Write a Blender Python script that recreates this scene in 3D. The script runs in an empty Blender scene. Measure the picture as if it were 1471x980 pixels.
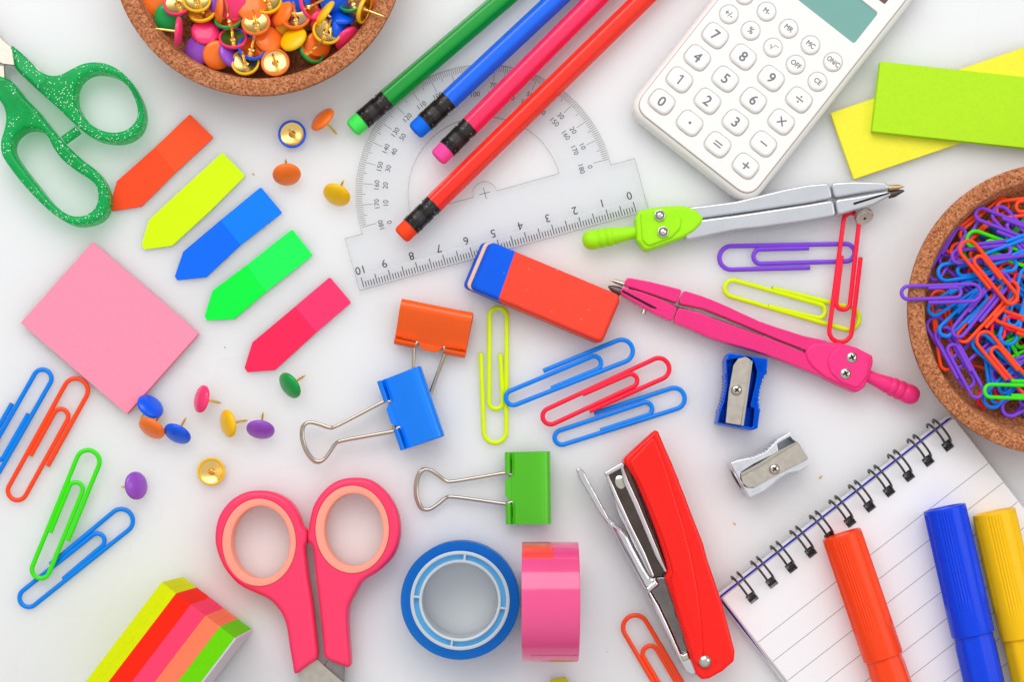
import bpy, bmesh, math, random
from mathutils import Vector, Matrix, Quaternion
from mathutils.geometry import tessellate_polygon
random.seed(7)
R = math.radians; S = 0.001; PI = math.pi
SC = bpy.context.scene; COL = SC.collection

# ------------------------------------------------------------------ camera, world, lights, exposure
PPM = 4.06; H = 620.0; NX, NY = 735.5, 710.0          # pixels of the photo per mm on the table, camera height, foot point
cam = bpy.data.cameras.new('camera'); cam_ob = bpy.data.objects.new('camera', cam); COL.objects.link(cam_ob)
cam_ob.location = (0, -(NY-490)/PPM*S, H*S)
cam.sensor_width = 36; cam.lens = 36*H/(1471/PPM); cam.shift_y = (NY-490)/1471
cam.clip_start = 0.01; cam.clip_end = 20
SC.camera = cam_ob
world = bpy.data.worlds.new('World'); SC.world = world; world.use_nodes = True
wn = world.node_tree.nodes; wl = world.node_tree.links
wb = wn['Background']; wb.inputs[1].default_value = 1.0
wt = wn.new('ShaderNodeTexCoord'); wx = wn.new('ShaderNodeSeparateXYZ'); wr = wn.new('ShaderNodeValToRGB')
wl.new(wt.outputs['Generated'], wx.inputs[0]); wl.new(wx.outputs['Z'], wr.inputs['Fac']); wl.new(wr.outputs['Color'], wb.inputs[0])
wr.color_ramp.elements[0].color = (0.20, 0.195, 0.19, 1); wr.color_ramp.elements[0].position = 0.0      # room walls
wr.color_ramp.elements[1].color = (0.715, 0.72, 0.725, 1); wr.color_ramp.elements[1].position = 0.75    # pale ceiling
def area(name, loc, target, sx, sy, power, colr):
    l = bpy.data.lights.new(name, 'AREA'); l.shape = 'RECTANGLE'; l.size = sx; l.size_y = sy; l.energy = power; l.color = colr
    o = bpy.data.objects.new(name, l); COL.objects.link(o); o.location = loc
    d = Vector(target)-Vector(loc); o.rotation_euler = d.to_track_quat('-Z', 'Y').to_euler(); return o
area('window_light', (-0.18, 0.74, 0.92), (0, 0.0, 0), 1.25, 0.75, 9.0, (1.0, 0.985, 0.965))
area('side_light', (0.95, 0.15, 0.85), (0, 0, 0), 0.5, 0.8, 2.2, (1.0, 0.97, 0.94))
SC.view_settings.view_transform = 'Standard'; SC.view_settings.look = 'None'
SC.view_settings.exposure = 0.04; SC.view_settings.gamma = 1.0

# ------------------------------------------------------------------ helpers
def W(px, py, z=0.0):
    k = (H-z)/H
    return Vector((((px-NX)*k)/PPM, -((py-NY)*k + (NY-490))/PPM, z))
def ZM(ox, oy, s, z):            # zoomed crop coordinates -> mm
    return lambda *p: [W(ox+x/s, oy+y/s, z) for x, y in p]
class M:
    def __init__(s, v=None, f=None, fl=None): s.v = v or []; s.f = f or []; s.fl = fl or []
    def __add__(a, b):
        n = len(a.v); k = len(a.f); return M(a.v+b.v, a.f+[tuple(i+n for i in q) for q in b.f], a.fl+[i+k for i in b.fl])
    def xf(s, m): return M([m @ v for v in s.v], s.f, s.fl)
    def mv(s, x, y, z=0): return s.xf(Matrix.Translation((x, y, z)))
def T(x, y, z=0): return Matrix.Translation((x, y, z))
def RZ(a): return Matrix.Rotation(a, 4, 'Z')
def basis(o, x, y, z):
    m = Matrix((x, y, z)).transposed().to_4x4(); m.translation = o; return m
def area2(p): return sum(p[i][0]*p[(i+1)%len(p)][1]-p[(i+1)%len(p)][0]*p[i][1] for i in range(len(p)))/2
def inset(p, d):
    n = len(p); out = []
    for i in range(n):
        a, b, c = p[i-1], p[i], p[(i+1)%n]
        e1 = Vector((b[0]-a[0], b[1]-a[1])); e2 = Vector((c[0]-b[0], c[1]-b[1]))
        if e1.length < 1e-9 or e2.length < 1e-9: out.append((b[0], b[1])); continue
        e1.normalize(); e2.normalize()
        n1 = Vector((-e1.y, e1.x)); n2 = Vector((-e2.y, e2.x)); m = n1+n2
        if m.length < 1e-6: m = n1.copy()
        m.normalize(); c_ = max(0.45, m.dot(n1))
        out.append((b[0]+m.x*d/c_, b[1]+m.y*d/c_))
    return out
def plate(loops, z0, z1, bev=0.3, bb=None, steps=3, dome=0.0, hs=1.0):
    """closed slab from an outline (first loop) and holes, edges rounded by bev on top and bb below"""
    if loops and not isinstance(loops[0][0], (list, tuple, Vector)): loops = [loops]
    if bb is None: bb = bev
    prof = []
    if bb > 0: prof += [(bb*(1-math.sin(t*PI/2/steps)), z0+bb*(1-math.cos(t*PI/2/steps))) for t in range(steps+1)]
    else: prof.append((0, z0))
    if bev > 0: prof += [(bev*(1-math.cos(t*PI/2/steps)), z1-bev*(1-math.sin(t*PI/2/steps))) for t in range(steps+1)]
    else: prof.append((0, z1))
    if dome: prof.append((bev+dome*3, z1+dome))
    v = []; f = []; top = []; bot = []; fl = []
    for li, lp in enumerate(loops):
        lp = [(p[0], p[1]) for p in lp]
        a = area2(lp)
        if (li == 0) != (a > 0): lp = lp[::-1]
        n = len(lp); base = len(v)
        for d, z in prof:
            for q in inset(lp, d if li == 0 else d*hs): v.append(Vector((q[0], q[1], z)))
        for r in range(len(prof)-1):
            for i in range(n):
                j = (i+1) % n
                f.append((base+r*n+i, base+r*n+j, base+(r+1)*n+j, base+(r+1)*n+i))
        bot.append(list(range(base, base+n))); top.append(list(range(base+(len(prof)-1)*n, base+len(prof)*n)))
    for ids, flip in ((bot, True), (top, False)):
        tris = tessellate_polygon([[Vector((v[i].x, v[i].y, 0)) for i in l] for l in ids])
        flat = [i for l in ids for i in l]
        for t in tris:
            t = [flat[k] for k in t]
            a = (v[t[1]]-v[t[0]]).cross(v[t[2]]-v[t[0]]).z
            if (a > 0) == flip: t = t[::-1]
            fl.append(len(f)); f.append(tuple(t))
    return M(v, f, fl)
def rp(pts, r=1.0, n=4):
    """polygon with rounded corners"""
    out = []; N = len(pts)
    for i in range(N):
        a, b, c = [Vector((q[0], q[1])) for q in (pts[i-1], pts[i], pts[(i+1)%N])]
        rr = r[i] if isinstance(r, (list, tuple)) else r
        la = (a-b).length; lc = (c-b).length
        ang = (a-b).angle(c-b) if la > 1e-6 and lc > 1e-6 else PI
        if rr < .03: out.append((b.x, b.y)); continue
        d = min(rr/max(math.tan(ang/2), 1e-3), la*0.48, lc*0.48)
        p0 = b+(a-b).normalized()*d; p1 = b+(c-b).normalized()*d
        for k in range(n+1):
            t = k/n; q = p0*(1-t)**2+b*2*t*(1-t)+p1*t*t; out.append((q.x, q.y))
    return out
def sm(pts, n=5, closed=True):
    """Catmull-Rom through the points"""
    P = [Vector(q) for q in pts]; N = len(P); out = []
    for i in range(N if closed else N-1):
        g = (lambda k: P[k % N]) if closed else (lambda k: P[max(0, min(N-1, k))])
        a, b, c, d = g(i-1), g(i), g(i+1), g(i+2)
        for k in range(n):
            t = k/n
            out.append(0.5*((2*b)+(c-a)*t+(2*a-5*b+4*c-d)*t*t+(3*b-a-3*c+d)*t**3))
    if not closed: out.append(P[-1])
    return out
def ell(c, rx, ry, rot=0, n=48):
    return [(c[0]+rx*math.cos(t)*math.cos(rot)-ry*math.sin(t)*math.sin(rot), c[1]+rx*math.cos(t)*math.sin(rot)+ry*math.sin(t)*math.cos(rot)) for t in (2*PI*i/n for i in range(n))]
def rect(w, h, r=0.5, c=(0, 0), n=4):
    x, y = c; return rp([(x-w/2, y-h/2), (x+w/2, y-h/2), (x+w/2, y+h/2), (x-w/2, y+h/2)], r, n)
def tube(path, r, n=8, closed=False, round_end=False):
    P = [Vector(p) if len(p) == 3 else Vector((p[0], p[1], 0)) for p in path]; N = len(P); v = []; f = []
    rr = r if isinstance(r, (list, tuple)) else [r]*N
    nrm = None
    for i in range(N):
        if closed: t = P[(i+1) % N]-P[i-1]
        else: t = P[min(i+1, N-1)]-P[max(i-1, 0)]
        t.normalize()
        if nrm is None:
            nrm = Vector((0, 0, 1)) if abs(t.z) < 0.9 else Vector((1, 0, 0))
        nrm = (nrm-t*nrm.dot(t)).normalized(); bn = t.cross(nrm)
        for k in range(n):
            a = 2*PI*k/n; v.append(P[i]+(nrm*math.cos(a)+bn*math.sin(a))*rr[i])
    for i in range(N if closed else N-1):
        for k in range(n):
            a = i*n+k; b = i*n+(k+1) % n; c = ((i+1) % N)*n+(k+1) % n; d = ((i+1) % N)*n+k
            f.append((a, b, c, d))
    if not closed:
        f.append(tuple(range(n))[::-1]); f.append(tuple(range((N-1)*n, N*n)))
    return M(v, f)
def lathe(prof, n=32, closed=False):
    v = []; f = []; m = len(prof); idx = []
    for r, z in prof:
        if r < 1e-6: idx.append([len(v)]*n); v.append(Vector((0, 0, z)))
        else:
            idx.append(list(range(len(v), len(v)+n)))
            v += [Vector((r*math.cos(2*PI*k/n), r*math.sin(2*PI*k/n), z)) for k in range(n)]
    for i in range(m if closed else m-1):
        A = idx[i]; B = idx[(i+1) % m]
        for k in range(n):
            q = [A[k], A[(k+1) % n], B[(k+1) % n], B[k]]; u = []
            for x in q:
                if x not in u: u.append(x)
            if len(u) > 2: f.append(tuple(u))
    return M(v, f)
def box(cx, cy, cz, sx, sy, sz, bev=0.15):
    return plate(rect(sx, sy, bev, (cx, cy), 2), cz-sz/2, cz+sz/2, min(bev, sz*0.4, sx*.4, sy*.4), steps=2)
def text(s, size, th=0.06, sx=1.0, bold=0.0):
    c = bpy.data.curves.new('t', 'FONT'); c.body = s; c.size = size; c.align_x = 'CENTER'; c.align_y = 'CENTER'; c.extrude = th/2; c.resolution_u = 3
    c.offset = bold
    o = bpy.data.objects.new('t', c); me = bpy.data.meshes.new_from_object(o)
    vs = [v.co.copy() for v in me.vertices]; fs = [tuple(p.vertices) for p in me.polygons]
    bpy.data.objects.remove(o); bpy.data.curves.remove(c); bpy.data.meshes.remove(me)
    if vs:
        x0 = min(v.x for v in vs); x1 = max(v.x for v in vs); y0 = min(v.y for v in vs); y1 = max(v.y for v in vs)
        vs = [Vector(((v.x-(x0+x1)/2)*sx, v.y-(y0+y1)/2, v.z)) for v in vs]
    return M(vs, fs)

ORG = {}
def mesh(name, m, mat, sharp=38):
    me = bpy.data.meshes.new(name); me.from_pydata([v*S for v in m.v], [], m.f)
    bm = bmesh.new(); bm.from_mesh(me); bmesh.ops.recalc_face_normals(bm, faces=bm.faces); bm.to_mesh(me); bm.free()
    fs_ = [True]*len(me.polygons)
    for i in m.fl: fs_[i] = False
    me.set_sharp_from_angle(angle=R(sharp)); me.polygons.foreach_set('use_smooth', fs_)
    me.materials.append(mat); return me
def link(name, me, parent=None):
    o = bpy.data.objects.new(name, me); COL.objects.link(o)
    if parent is not None: o.parent = parent
    return o
def thing(name, label, cat, loc=(0, 0, 0), group=None, local=False, rot=None):
    o = bpy.data.objects.new(name, None); COL.objects.link(o); o.empty_display_size = 0.005
    o.location = Vector(loc)*S; tag(o, label, cat, group)
    if rot is not None: o.rotation_mode = 'QUATERNION'; o.rotation_quaternion = rot
    ORG[o.name] = Vector((0, 0, 0)) if local else Vector(loc)
    return o
def tag(o, label, cat, group=None):
    o['label'] = label; o['category'] = cat
    if group: o['group'] = group
    return o
def part(name, m, mat, parent, sharp=38, label=None, kind=None):
    org = ORG.get(parent.name, Vector((0, 0, 0)))
    o = link(name, mesh(name, M([v-org for v in m.v], m.f, m.fl), mat, sharp), parent); ORG[o.name] = org
    if label: o['label'] = label
    if kind: o['kind'] = kind
    return o
def solo(name, m, mat, label, cat, group=None, loc=None, sharp=38):
    if loc is None:
        loc = sum(m.v, Vector())/len(m.v); loc.z = min(v.z for v in m.v)
    loc = Vector(loc)
    o = link(name, mesh(name, M([v-loc for v in m.v], m.f, m.fl), mat, sharp)); o.location = loc*S
    return tag(o, label, cat, group)

# ------------------------------------------------------------------ materials
def lin(c): return tuple(((x/255)/12.92 if x/255 <= 0.04045 else ((x/255+0.055)/1.055)**2.4) for x in c)
def mat(name, c, rough=0.4, metal=0.0, spec=0.2, coat=0.0, var=0.04, vs=300, bump=0.0, bs=1500, trans=0.0, sss=0.0, alpha=1.0, aniso=None):
    m = bpy.data.materials.new(name); m.use_nodes = True; nt = m.node_tree; N = nt.nodes; L = nt.links
    p = N['Principled BSDF']; c = lin(c); mx_ = max(c)
    if mx_ > .2 and (mx_-min(c))/mx_ > .6 and metal < .5: c = tuple(mx_*(x/mx_)**1.25 for x in c)      # saturated pigments
    p.inputs['Roughness'].default_value = rough; p.inputs['Metallic'].default_value = metal
    p.inputs['Specular IOR Level'].default_value = spec; p.inputs['Coat Weight'].default_value = coat; p.inputs['Coat Roughness'].default_value = 0.08
    p.inputs['Transmission Weight'].default_value = trans
    if sss: p.inputs['Subsurface Weight'].default_value = sss; p.inputs['Subsurface Radius'].default_value = (1, 1, 1); p.inputs['Subsurface Scale'].default_value = 0.004
    tc = N.new('ShaderNodeTexCoord'); nz = N.new('ShaderNodeTexNoise'); nz.inputs['Scale'].default_value = vs; nz.inputs['Detail'].default_value = 4
    L.new(tc.outputs['Object'], nz.inputs['Vector'])
    mx = N.new('ShaderNodeMix'); mx.data_type = 'RGBA'
    mx.inputs['A'].default_value = (*[x*(1-var*1.6) for x in c], 1); mx.inputs['B'].default_value = (*[min(1, x*(1+var*1.6)+var*0.02) for x in c], 1)
    L.new(nz.outputs['Fac'], mx.inputs['Factor']); L.new(mx.outputs['Result'], p.inputs['Base Color'])
    mr = N.new('ShaderNodeMapRange'); mr.inputs['To Min'].default_value = max(0.02, rough*0.82); mr.inputs['To Max'].default_value = min(1, rough*1.18)
    L.new(nz.outputs['Fac'], mr.inputs['Value']); L.new(mr.outputs['Result'], p.inputs['Roughness'])
    if bump:
        n2 = N.new('ShaderNodeTexNoise'); n2.inputs['Scale'].default_value = bs; n2.inputs['Detail'].default_value = 5
        if aniso:
            mp = N.new('ShaderNodeMapping'); mp.inputs['Scale'].default_value = aniso; L.new(tc.outputs['Object'], mp.inputs['Vector']); L.new(mp.outputs['Vector'], n2.inputs['Vector'])
        else: L.new(tc.outputs['Object'], n2.inputs['Vector'])
        b = N.new('ShaderNodeBump'); b.inputs['Strength'].default_value = 0.5; b.inputs['Distance'].default_value = bump*S
        L.new(n2.outputs['Fac'], b.inputs['Height']); L.new(b.outputs['Normal'], p.inputs['Normal'])
    return m
def nodes(m): return m.node_tree.nodes, m.node_tree.links, m.node_tree.nodes['Principled BSDF']

# cork: granules in several browns with dark specks
def cork(name):
    m = mat(name, (150, 95, 60), 0.85, spec=0.25, var=0.1); N, L, p = nodes(m)
    tc = N.new('ShaderNodeTexCoord'); vo = N.new('ShaderNodeTexVoronoi'); vo.inputs['Scale'].default_value = 1500; vo.inputs['Randomness'].default_value = 1
    L.new(tc.outputs['Object'], vo.inputs['Vector'])
    r = N.new('ShaderNodeValToRGB'); r.color_ramp.elements[0].color = (*lin((150, 86, 52)), 1); r.color_ramp.elements[1].color = (*lin((206, 140, 98)), 1)
    e = r.color_ramp.elements.new(0.45); e.color = (*lin((180, 112, 72)), 1)
    sep = N.new('ShaderNodeSeparateColor'); L.new(vo.outputs['Color'], sep.inputs[0]); L.new(sep.outputs[0], r.inputs['Fac'])
    nz = N.new('ShaderNodeTexNoise'); nz.inputs['Scale'].default_value = 1300; nz.inputs['Detail'].default_value = 5; L.new(tc.outputs['Object'], nz.inputs['Vector'])
    r2 = N.new('ShaderNodeValToRGB'); r2.color_ramp.elements[0].position = 0.33; r2.color_ramp.elements[0].color = (0.48, 0.40, 0.35, 1); r2.color_ramp.elements[1].position = 0.41; r2.color_ramp.elements[1].color = (1, 1, 1, 1)
    L.new(nz.outputs['Fac'], r2.inputs['Fac'])
    mx = N.new('ShaderNodeMix'); mx.data_type = 'RGBA'; mx.blend_type = 'MULTIPLY'; mx.inputs['Factor'].default_value = 1
    L.new(r.outputs['Color'], mx.inputs['A']); L.new(r2.outputs['Color'], mx.inputs['B']); L.new(mx.outputs['Result'], p.inputs['Base Color'])
    b = N.new('ShaderNodeBump'); b.inputs['Strength'].default_value = 0.8; b.inputs['Distance'].default_value = 0.0004
    L.new(r2.outputs['Color'], b.inputs['Height']); L.new(b.outputs['Normal'], p.inputs['Normal']); return m
# translucent plastic with pale glitter flakes
def glitter(name):
    m = mat(name, (8, 186, 108), 0.18, coat=0.4, var=0.25, vs=120); N, L, p = nodes(m)
    base = p.inputs['Base Color'].links[0].from_socket
    tc = N.new('ShaderNodeTexCoord'); vo = N.new('ShaderNodeTexVoronoi'); vo.inputs['Scale'].default_value = 1750; L.new(tc.outputs['Object'], vo.inputs['Vector'])
    lt = N.new('ShaderNodeMath'); lt.operation = 'LESS_THAN'; lt.inputs[1].default_value = 0.34; L.new(vo.outputs['Distance'], lt.inputs[0])
    sep = N.new('ShaderNodeSeparateColor'); L.new(vo.outputs['Color'], sep.inputs[0])
    g2 = N.new('ShaderNodeMath'); g2.operation = 'GREATER_THAN'; g2.inputs[1].default_value = 0.74; L.new(sep.outputs[0], g2.inputs[0])
    nz = N.new('ShaderNodeTexNoise'); nz.inputs['Scale'].default_value = 60; L.new(tc.outputs['Object'], nz.inputs['Vector'])
    g3 = N.new('ShaderNodeMath'); g3.operation = 'GREATER_THAN'; g3.inputs[1].default_value = 0.45; L.new(nz.outputs['Fac'], g3.inputs[0])
    a = N.new('ShaderNodeMath'); a.operation = 'MULTIPLY'; L.new(lt.outputs[0], a.inputs[0]); L.new(g2.outputs[0], a.inputs[1])
    a2 = N.new('ShaderNodeMath'); a2.operation = 'MULTIPLY'; L.new(a.outputs[0], a2.inputs[0]); L.new(g3.outputs[0], a2.inputs[1])
    mx = N.new('ShaderNodeMix'); mx.data_type = 'RGBA'; L.new(a2.outputs[0], mx.inputs['Factor']); L.new(base, mx.inputs['A']); mx.inputs['B'].default_value = (0.85, 1, 0.92, 1)
    L.new(mx.outputs['Result'], p.inputs['Base Color'])
    tr = N.new('ShaderNodeBsdfTransparent'); tr.inputs[0].default_value = (*lin((120, 232, 178)), 1)
    f = N.new('ShaderNodeMath'); f.operation = 'MULTIPLY_ADD'; f.inputs[1].default_value = 0.42; f.inputs[2].default_value = 0.42; L.new(a2.outputs[0], f.inputs[0])
    ms = N.new('ShaderNodeMixShader'); L.new(f.outputs[0], ms.inputs[0]); L.new(tr.outputs[0], ms.inputs[1]); L.new(p.outputs[0], ms.inputs[2])
    L.new(ms.outputs[0], N['Material Output'].inputs[0]); return m
# thin clear plastic: sees through, reflects by Fresnel
def clear(name, tint=(0.985, 0.988, 0.992), milk=0.035, milkc=(238, 240, 244), rough=0.06):
    m = mat(name, milkc, 0.25, coat=0.3, var=0.01); N, L, p = nodes(m)
    tr = N.new('ShaderNodeBsdfTransparent'); tr.inputs[0].default_value = (*tint, 1)
    gl = N.new('ShaderNodeBsdfGlossy'); gl.inputs['Roughness'].default_value = rough
    fr = N.new('ShaderNodeFresnel'); fr.inputs[0].default_value = 1.48
    a = N.new('ShaderNodeMixShader'); a.inputs[0].default_value = milk; L.new(tr.outputs[0], a.inputs[1]); L.new(p.outputs[0], a.inputs[2])
    ge = N.new('ShaderNodeNewGeometry'); iv = N.new('ShaderNodeMath'); iv.operation = 'SUBTRACT'; iv.inputs[0].default_value = 1; L.new(ge.outputs['Backfacing'], iv.inputs[1])
    fm = N.new('ShaderNodeMath'); fm.operation = 'MULTIPLY'; L.new(fr.outputs[0], fm.inputs[0]); L.new(iv.outputs[0], fm.inputs[1])
    b = N.new('ShaderNodeMixShader'); L.new(fm.outputs[0], b.inputs[0]); L.new(a.outputs[0], b.inputs[1]); L.new(gl.outputs[0], b.inputs[2])
    L.new(b.outputs[0], N['Material Output'].inputs[0]); return m

MT = {}
MT['table'] = mat('white_acrylic', (233, 234, 236), 0.28, spec=0.25, var=0.006, vs=8)
N_, L_, p_ = nodes(MT['table'])
p_.inputs['Subsurface Weight'].default_value = 1.0; p_.inputs['Subsurface Radius'].default_value = (1, 1, 1); p_.inputs['Subsurface Scale'].default_value = 0.02
MT['cork'] = cork('cork')
MT['steel'] = mat('bright_steel', (205, 200, 190), 0.22, metal=1, var=0.06, bump=0.02, bs=2500)
MT['chrome'] = mat('chrome', (222, 220, 222), 0.08, metal=1, var=0.1, vs=90, bump=0.25, bs=260)
MT['wire'] = mat('nickel_wire', (196, 184, 170), 0.16, metal=1)
MT['brass'] = mat('brass', (246, 206, 124), 0.24, metal=1, var=0.06)
MT['blade'] = mat('ground_blade_steel', (196, 188, 176), 0.36, metal=0.9, var=0.12, vs=500, bump=0.03, bs=900, aniso=(1, 6, 1))
MT['dark'] = mat('dark_metal', (96, 92, 94), 0.38, metal=0.8)
MT['black'] = mat('black_lacquer', (34, 30, 31), 0.26, spec=0.8, var=0.1)
MT['ferrule'] = mat('black_ferrule_metal', (66, 62, 62), 0.2, metal=0.75, var=0.25, vs=900, bump=0.5, bs=750)
MT['slot'] = mat('dark_recess', (30, 22, 24), 0.6)
MT['silverpaint'] = mat('silver_paint', (206, 209, 215), 0.26, metal=0.6, var=0.03, vs=150, bump=0.0, bs=3000)
MT['pinkmetal'] = mat('pink_metallic_paint', (244, 70, 148), 0.28, metal=0.3, var=0.03, vs=150, coat=0.3)
MT['pinkplastic'] = mat('magenta_plastic', (250, 76, 150), 0.36)
MT['limeplastic'] = mat('lime_plastic', (176, 238, 40), 0.36)
MT['hotpink'] = mat('hot_pink_plastic', (255, 76, 124), 0.38, spec=0.4)
MT['salmon'] = mat('salmon_rubber', (255, 176, 158), 0.5, spec=0.35)
MT['glitter'] = glitter('green_glitter_plastic')
MT['clear'] = clear('clear_acrylic')
MT['ink'] = mat('black_print', (52, 50, 50), 0.6)
MT['inkbrown'] = mat('brown_print', (120, 108, 98), 0.6)
MT['white'] = mat('white_plastic', (240, 237, 234), 0.34, var=0.01)
MT['whitekey'] = mat('white_key_plastic', (244, 241, 238), 0.30, var=0.01)
MT['legend'] = mat('grey_print', (125, 125, 130), 0.6)
MT['lcd'] = mat('lcd_glass', (120, 170, 162), 0.12, var=0.02, coat=0.5)
MT['solar'] = mat('solar_cell', (110, 84, 74), 0.15, coat=0.6)
MT['red'] = mat('red_plastic', (254, 48, 38), 0.26, coat=0.15)
MT['paper'] = mat('white_paper', (240, 239, 242), 0.8, spec=0.2, var=0.012, bump=0.02)
MT['papergrey'] = mat('grey_board', (212, 206, 210), 0.8, spec=0.2)
MT['bluecard'] = mat('blue_card', (16, 60, 190), 0.6)
MT['rule'] = mat('grey_rule_print', (150, 148, 150), 0.8)
MT['tapecore'] = clear('frosted_core', (0.94, 0.975, 0.99), 0.6, (238, 246, 250), 0.25)
MT['tapeblue'] = mat('blue_tape', (0, 128, 214), 0.35, coat=0.0, var=0.08, vs=60)
MT['tapepink'] = mat('pink_tape', (255, 106, 166), 0.2, coat=1.0, var=0.08, vs=50, bump=0.5, bs=110)
MT['tapeedge'] = mat('coral_tape_end', (255, 100, 90), 0.2, coat=0.6)
MT['tapesheen'] = mat('tape_edge', (250, 80, 100), 0.4)
def sheer(m, tint, k):
    N, L, p = nodes(m); tr = N.new('ShaderNodeBsdfTransparent'); tr.inputs[0].default_value = (*tint, 1); ms = N.new('ShaderNodeMixShader'); ms.inputs[0].default_value = 1-k
    L.new(tr.outputs[0], ms.inputs[1]); L.new(p.outputs[0], ms.inputs[2]); L.new(ms.outputs[0], N['Material Output'].inputs[0])
sheer(MT['tapeblue'], (0.35, 0.74, 0.97), .45); sheer(MT['tapepink'], (1.0, 0.55, 0.72), .12)
MT['crumb'] = mat('tan_crumb', (214, 178, 130), 0.9)
PAL = dict(green=(18, 158, 84), blue=(0, 110, 238), orange=(255, 140, 54), yellow=(248, 204, 12), pink=(252, 76, 136), purple=(160, 96, 200))
for k, c in PAL.items(): MT['tack_'+k] = mat(k+'_tack_enamel', c, 0.22, spec=.35, coat=0.15, var=0.03)
CL = dict(blue=(0, 148, 236), orange=(255, 98, 52), green=(84, 228, 34), yellow=(220, 240, 4), red=(248, 46, 84), purple=(142, 88, 214))
for k, c in CL.items(): MT['clip_'+k] = mat(k+'_vinyl', c, 0.3, var=0.03)
def paper(name, c): return mat(name, c, 0.8, spec=0.12, var=0.045, vs=700, bump=0.09, bs=1100)

# ------------------------------------------------------------------ table top
tb = link('table_top', mesh('table_top', plate([(-1600, -1200), (1600, -1200), (1600, 1200), (-1600, 1200)], -25, 0, 0, 0), MT['table'])); tb['kind'] = 'structure'

# ------------------------------------------------------------------ cork dishes
def dish(px, py, rpx, label):
    c = W(px, py, 19); Rr = rpx/PPM*(H-19)/H
    t = thing('cork_dish', label, 'dish', (c.x, c.y, 0), 'round cork dishes', local=True)
    wall = [(Rr-9.5, 0.0), (Rr-8.2, 0.4), (Rr-3.2, 9), (Rr-.2, 16.6), (Rr-0.2, 18.5), (Rr-1.0, 19), (Rr-4.8, 19), (Rr-5.7, 18.6), (Rr-6.2, 17.6), (Rr-7.6, 12), (Rr-10.5, 7.4), (Rr-14.5, 5.2), (Rr-19, 4.2)]
    base = [(Rr-9.5, 0.0), (0, 0.0), (0, 4.0), (Rr-19, 4.2)]
    part('dish_wall', lathe(wall, 128), MT['cork'], t); part('dish_base', lathe([(0, 4.0), (Rr-19, 4.2)], 96)+lathe([(0, 0.02), (Rr-9.5, 0.0)], 96), MT['cork'], t)
    return Vector((c.x, c.y, 0)), Rr
d1, R1 = dish(370, -74.6, 211.6, 'round cork dish full of thumbtacks at the top left edge')
d2, R2 = dish(1514.6, 444, 210.6, 'round cork dish full of coloured paper clips at the right edge')

# ------------------------------------------------------------------ thumbtacks
HEADM = lathe([(0, 1.15), (1.6, 1.08), (3.1, 0.86), (4.3, 0.42), (4.85, 0.02), (5.0, -0.45), (4.92, -0.95), (4.6, -1.2), (4.25, -1.1), (4.1, -0.7), (4.1, -0.1), (0, 0.1)], 36)
DISCM = lathe([(0, -0.35), (1.0, -0.32), (1.05, -0.2), (3.0, -0.34), (4.09, -0.75)], 32)
PINM = lathe([(0, -0.3), (1.3, -0.34), (0.9, -0.62), (0.56, -1.0), (0.50, -2), (0.46, -6.6), (0.3, -7.7), (0.02, -8.5)], 10)
DISC = mesh('base_disc', DISCM, MT['brass']); PIN = mesh('pin', PINM, MT['brass'])
HEADS = {k: mesh('head', HEADM, MT['tack_'+k]) for k in PAL}
def quat_z(n):
    return Vector((0, 0, 1)).rotation_difference(n) @ Quaternion((0, 0, 1), random.uniform(0, 6))
def tack(col, loc, nrm, label, group, disc=True):
    t = thing('thumbtack', label, 'thumbtack', loc, group, local=True, rot=quat_z(Vector(nrm).normalized()))
    link('head', HEADS[col], t); link('base_disc', DISC, t); link('pin', PIN, t); return t
tl = math.atan((8.0-0.9)/5.0)
def loose(col, px, py, dx, dy, label):
    a = math.atan2(-dy, dx); z = 5.0*math.sin(tl)+0.7
    n = (-math.sin(tl)*math.cos(a), -math.sin(tl)*math.sin(a), math.cos(tl))
    tack(col, W(px, py, z), n, label, 'loose thumbtacks on the white table')
loose('orange', 462, 170, 19, 18, 'orange thumbtack beside the green eraser tip, its pin pointing lower right')
loose('orange', 412, 252, -3, -20, 'orange thumbtack below the upturned blue one, pin hidden behind its head')
loose('yellow', 483, 281, 7, -20, 'yellow thumbtack left of the protractor arc')
loose('green', 415, 555, 24, -19, 'green thumbtack below the tip of the pink arrow flag')
loose('pink', 288, 573, 30, 6, 'pink thumbtack standing nearly on edge right of the pink sticky pad')
loose('blue', 217, 583, -18, 17, 'blue thumbtack touching the corner of the pink sticky pad')
loose('orange', 217, 617, 6, -12, 'orange thumbtack squeezed between two blue thumbtacks')
loose('blue', 254, 625, 9, -24, 'blue thumbtack resting on the edge of an orange one')
loose('yellow', 326, 609, 28, -6, 'yellow thumbtack tilted with its pin pointing at the purple one')
loose('purple', 374, 619, 1, -20, 'purple thumbtack right of the tilted yellow one')
loose('purple', 197, 698, -24, 2, 'purple thumbtack alone above the blue and green clips, pin pointing left')
tack('blue', W(420, 193, 1.2), (0.03, -0.02, -1), 'blue thumbtack lying upside down with its brass pin up', 'loose thumbtacks on the white table')
tack('yellow', W(304, 678, 1.2), (0.03, -0.04, -1), 'yellow thumbtack lying upside down above the pink scissors', 'loose thumbtacks on the white table')

def rnd_n(lo, hi, up=True):
    t = R(random.uniform(lo, hi)); a = random.uniform(0, 2*PI)
    return Vector((math.sin(t)*math.cos(a), math.sin(t)*math.sin(a), math.cos(t)*(1 if up else -1)))
GT = 'thumbtacks heaped in the cork dish'
cols = list(PAL)
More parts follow.
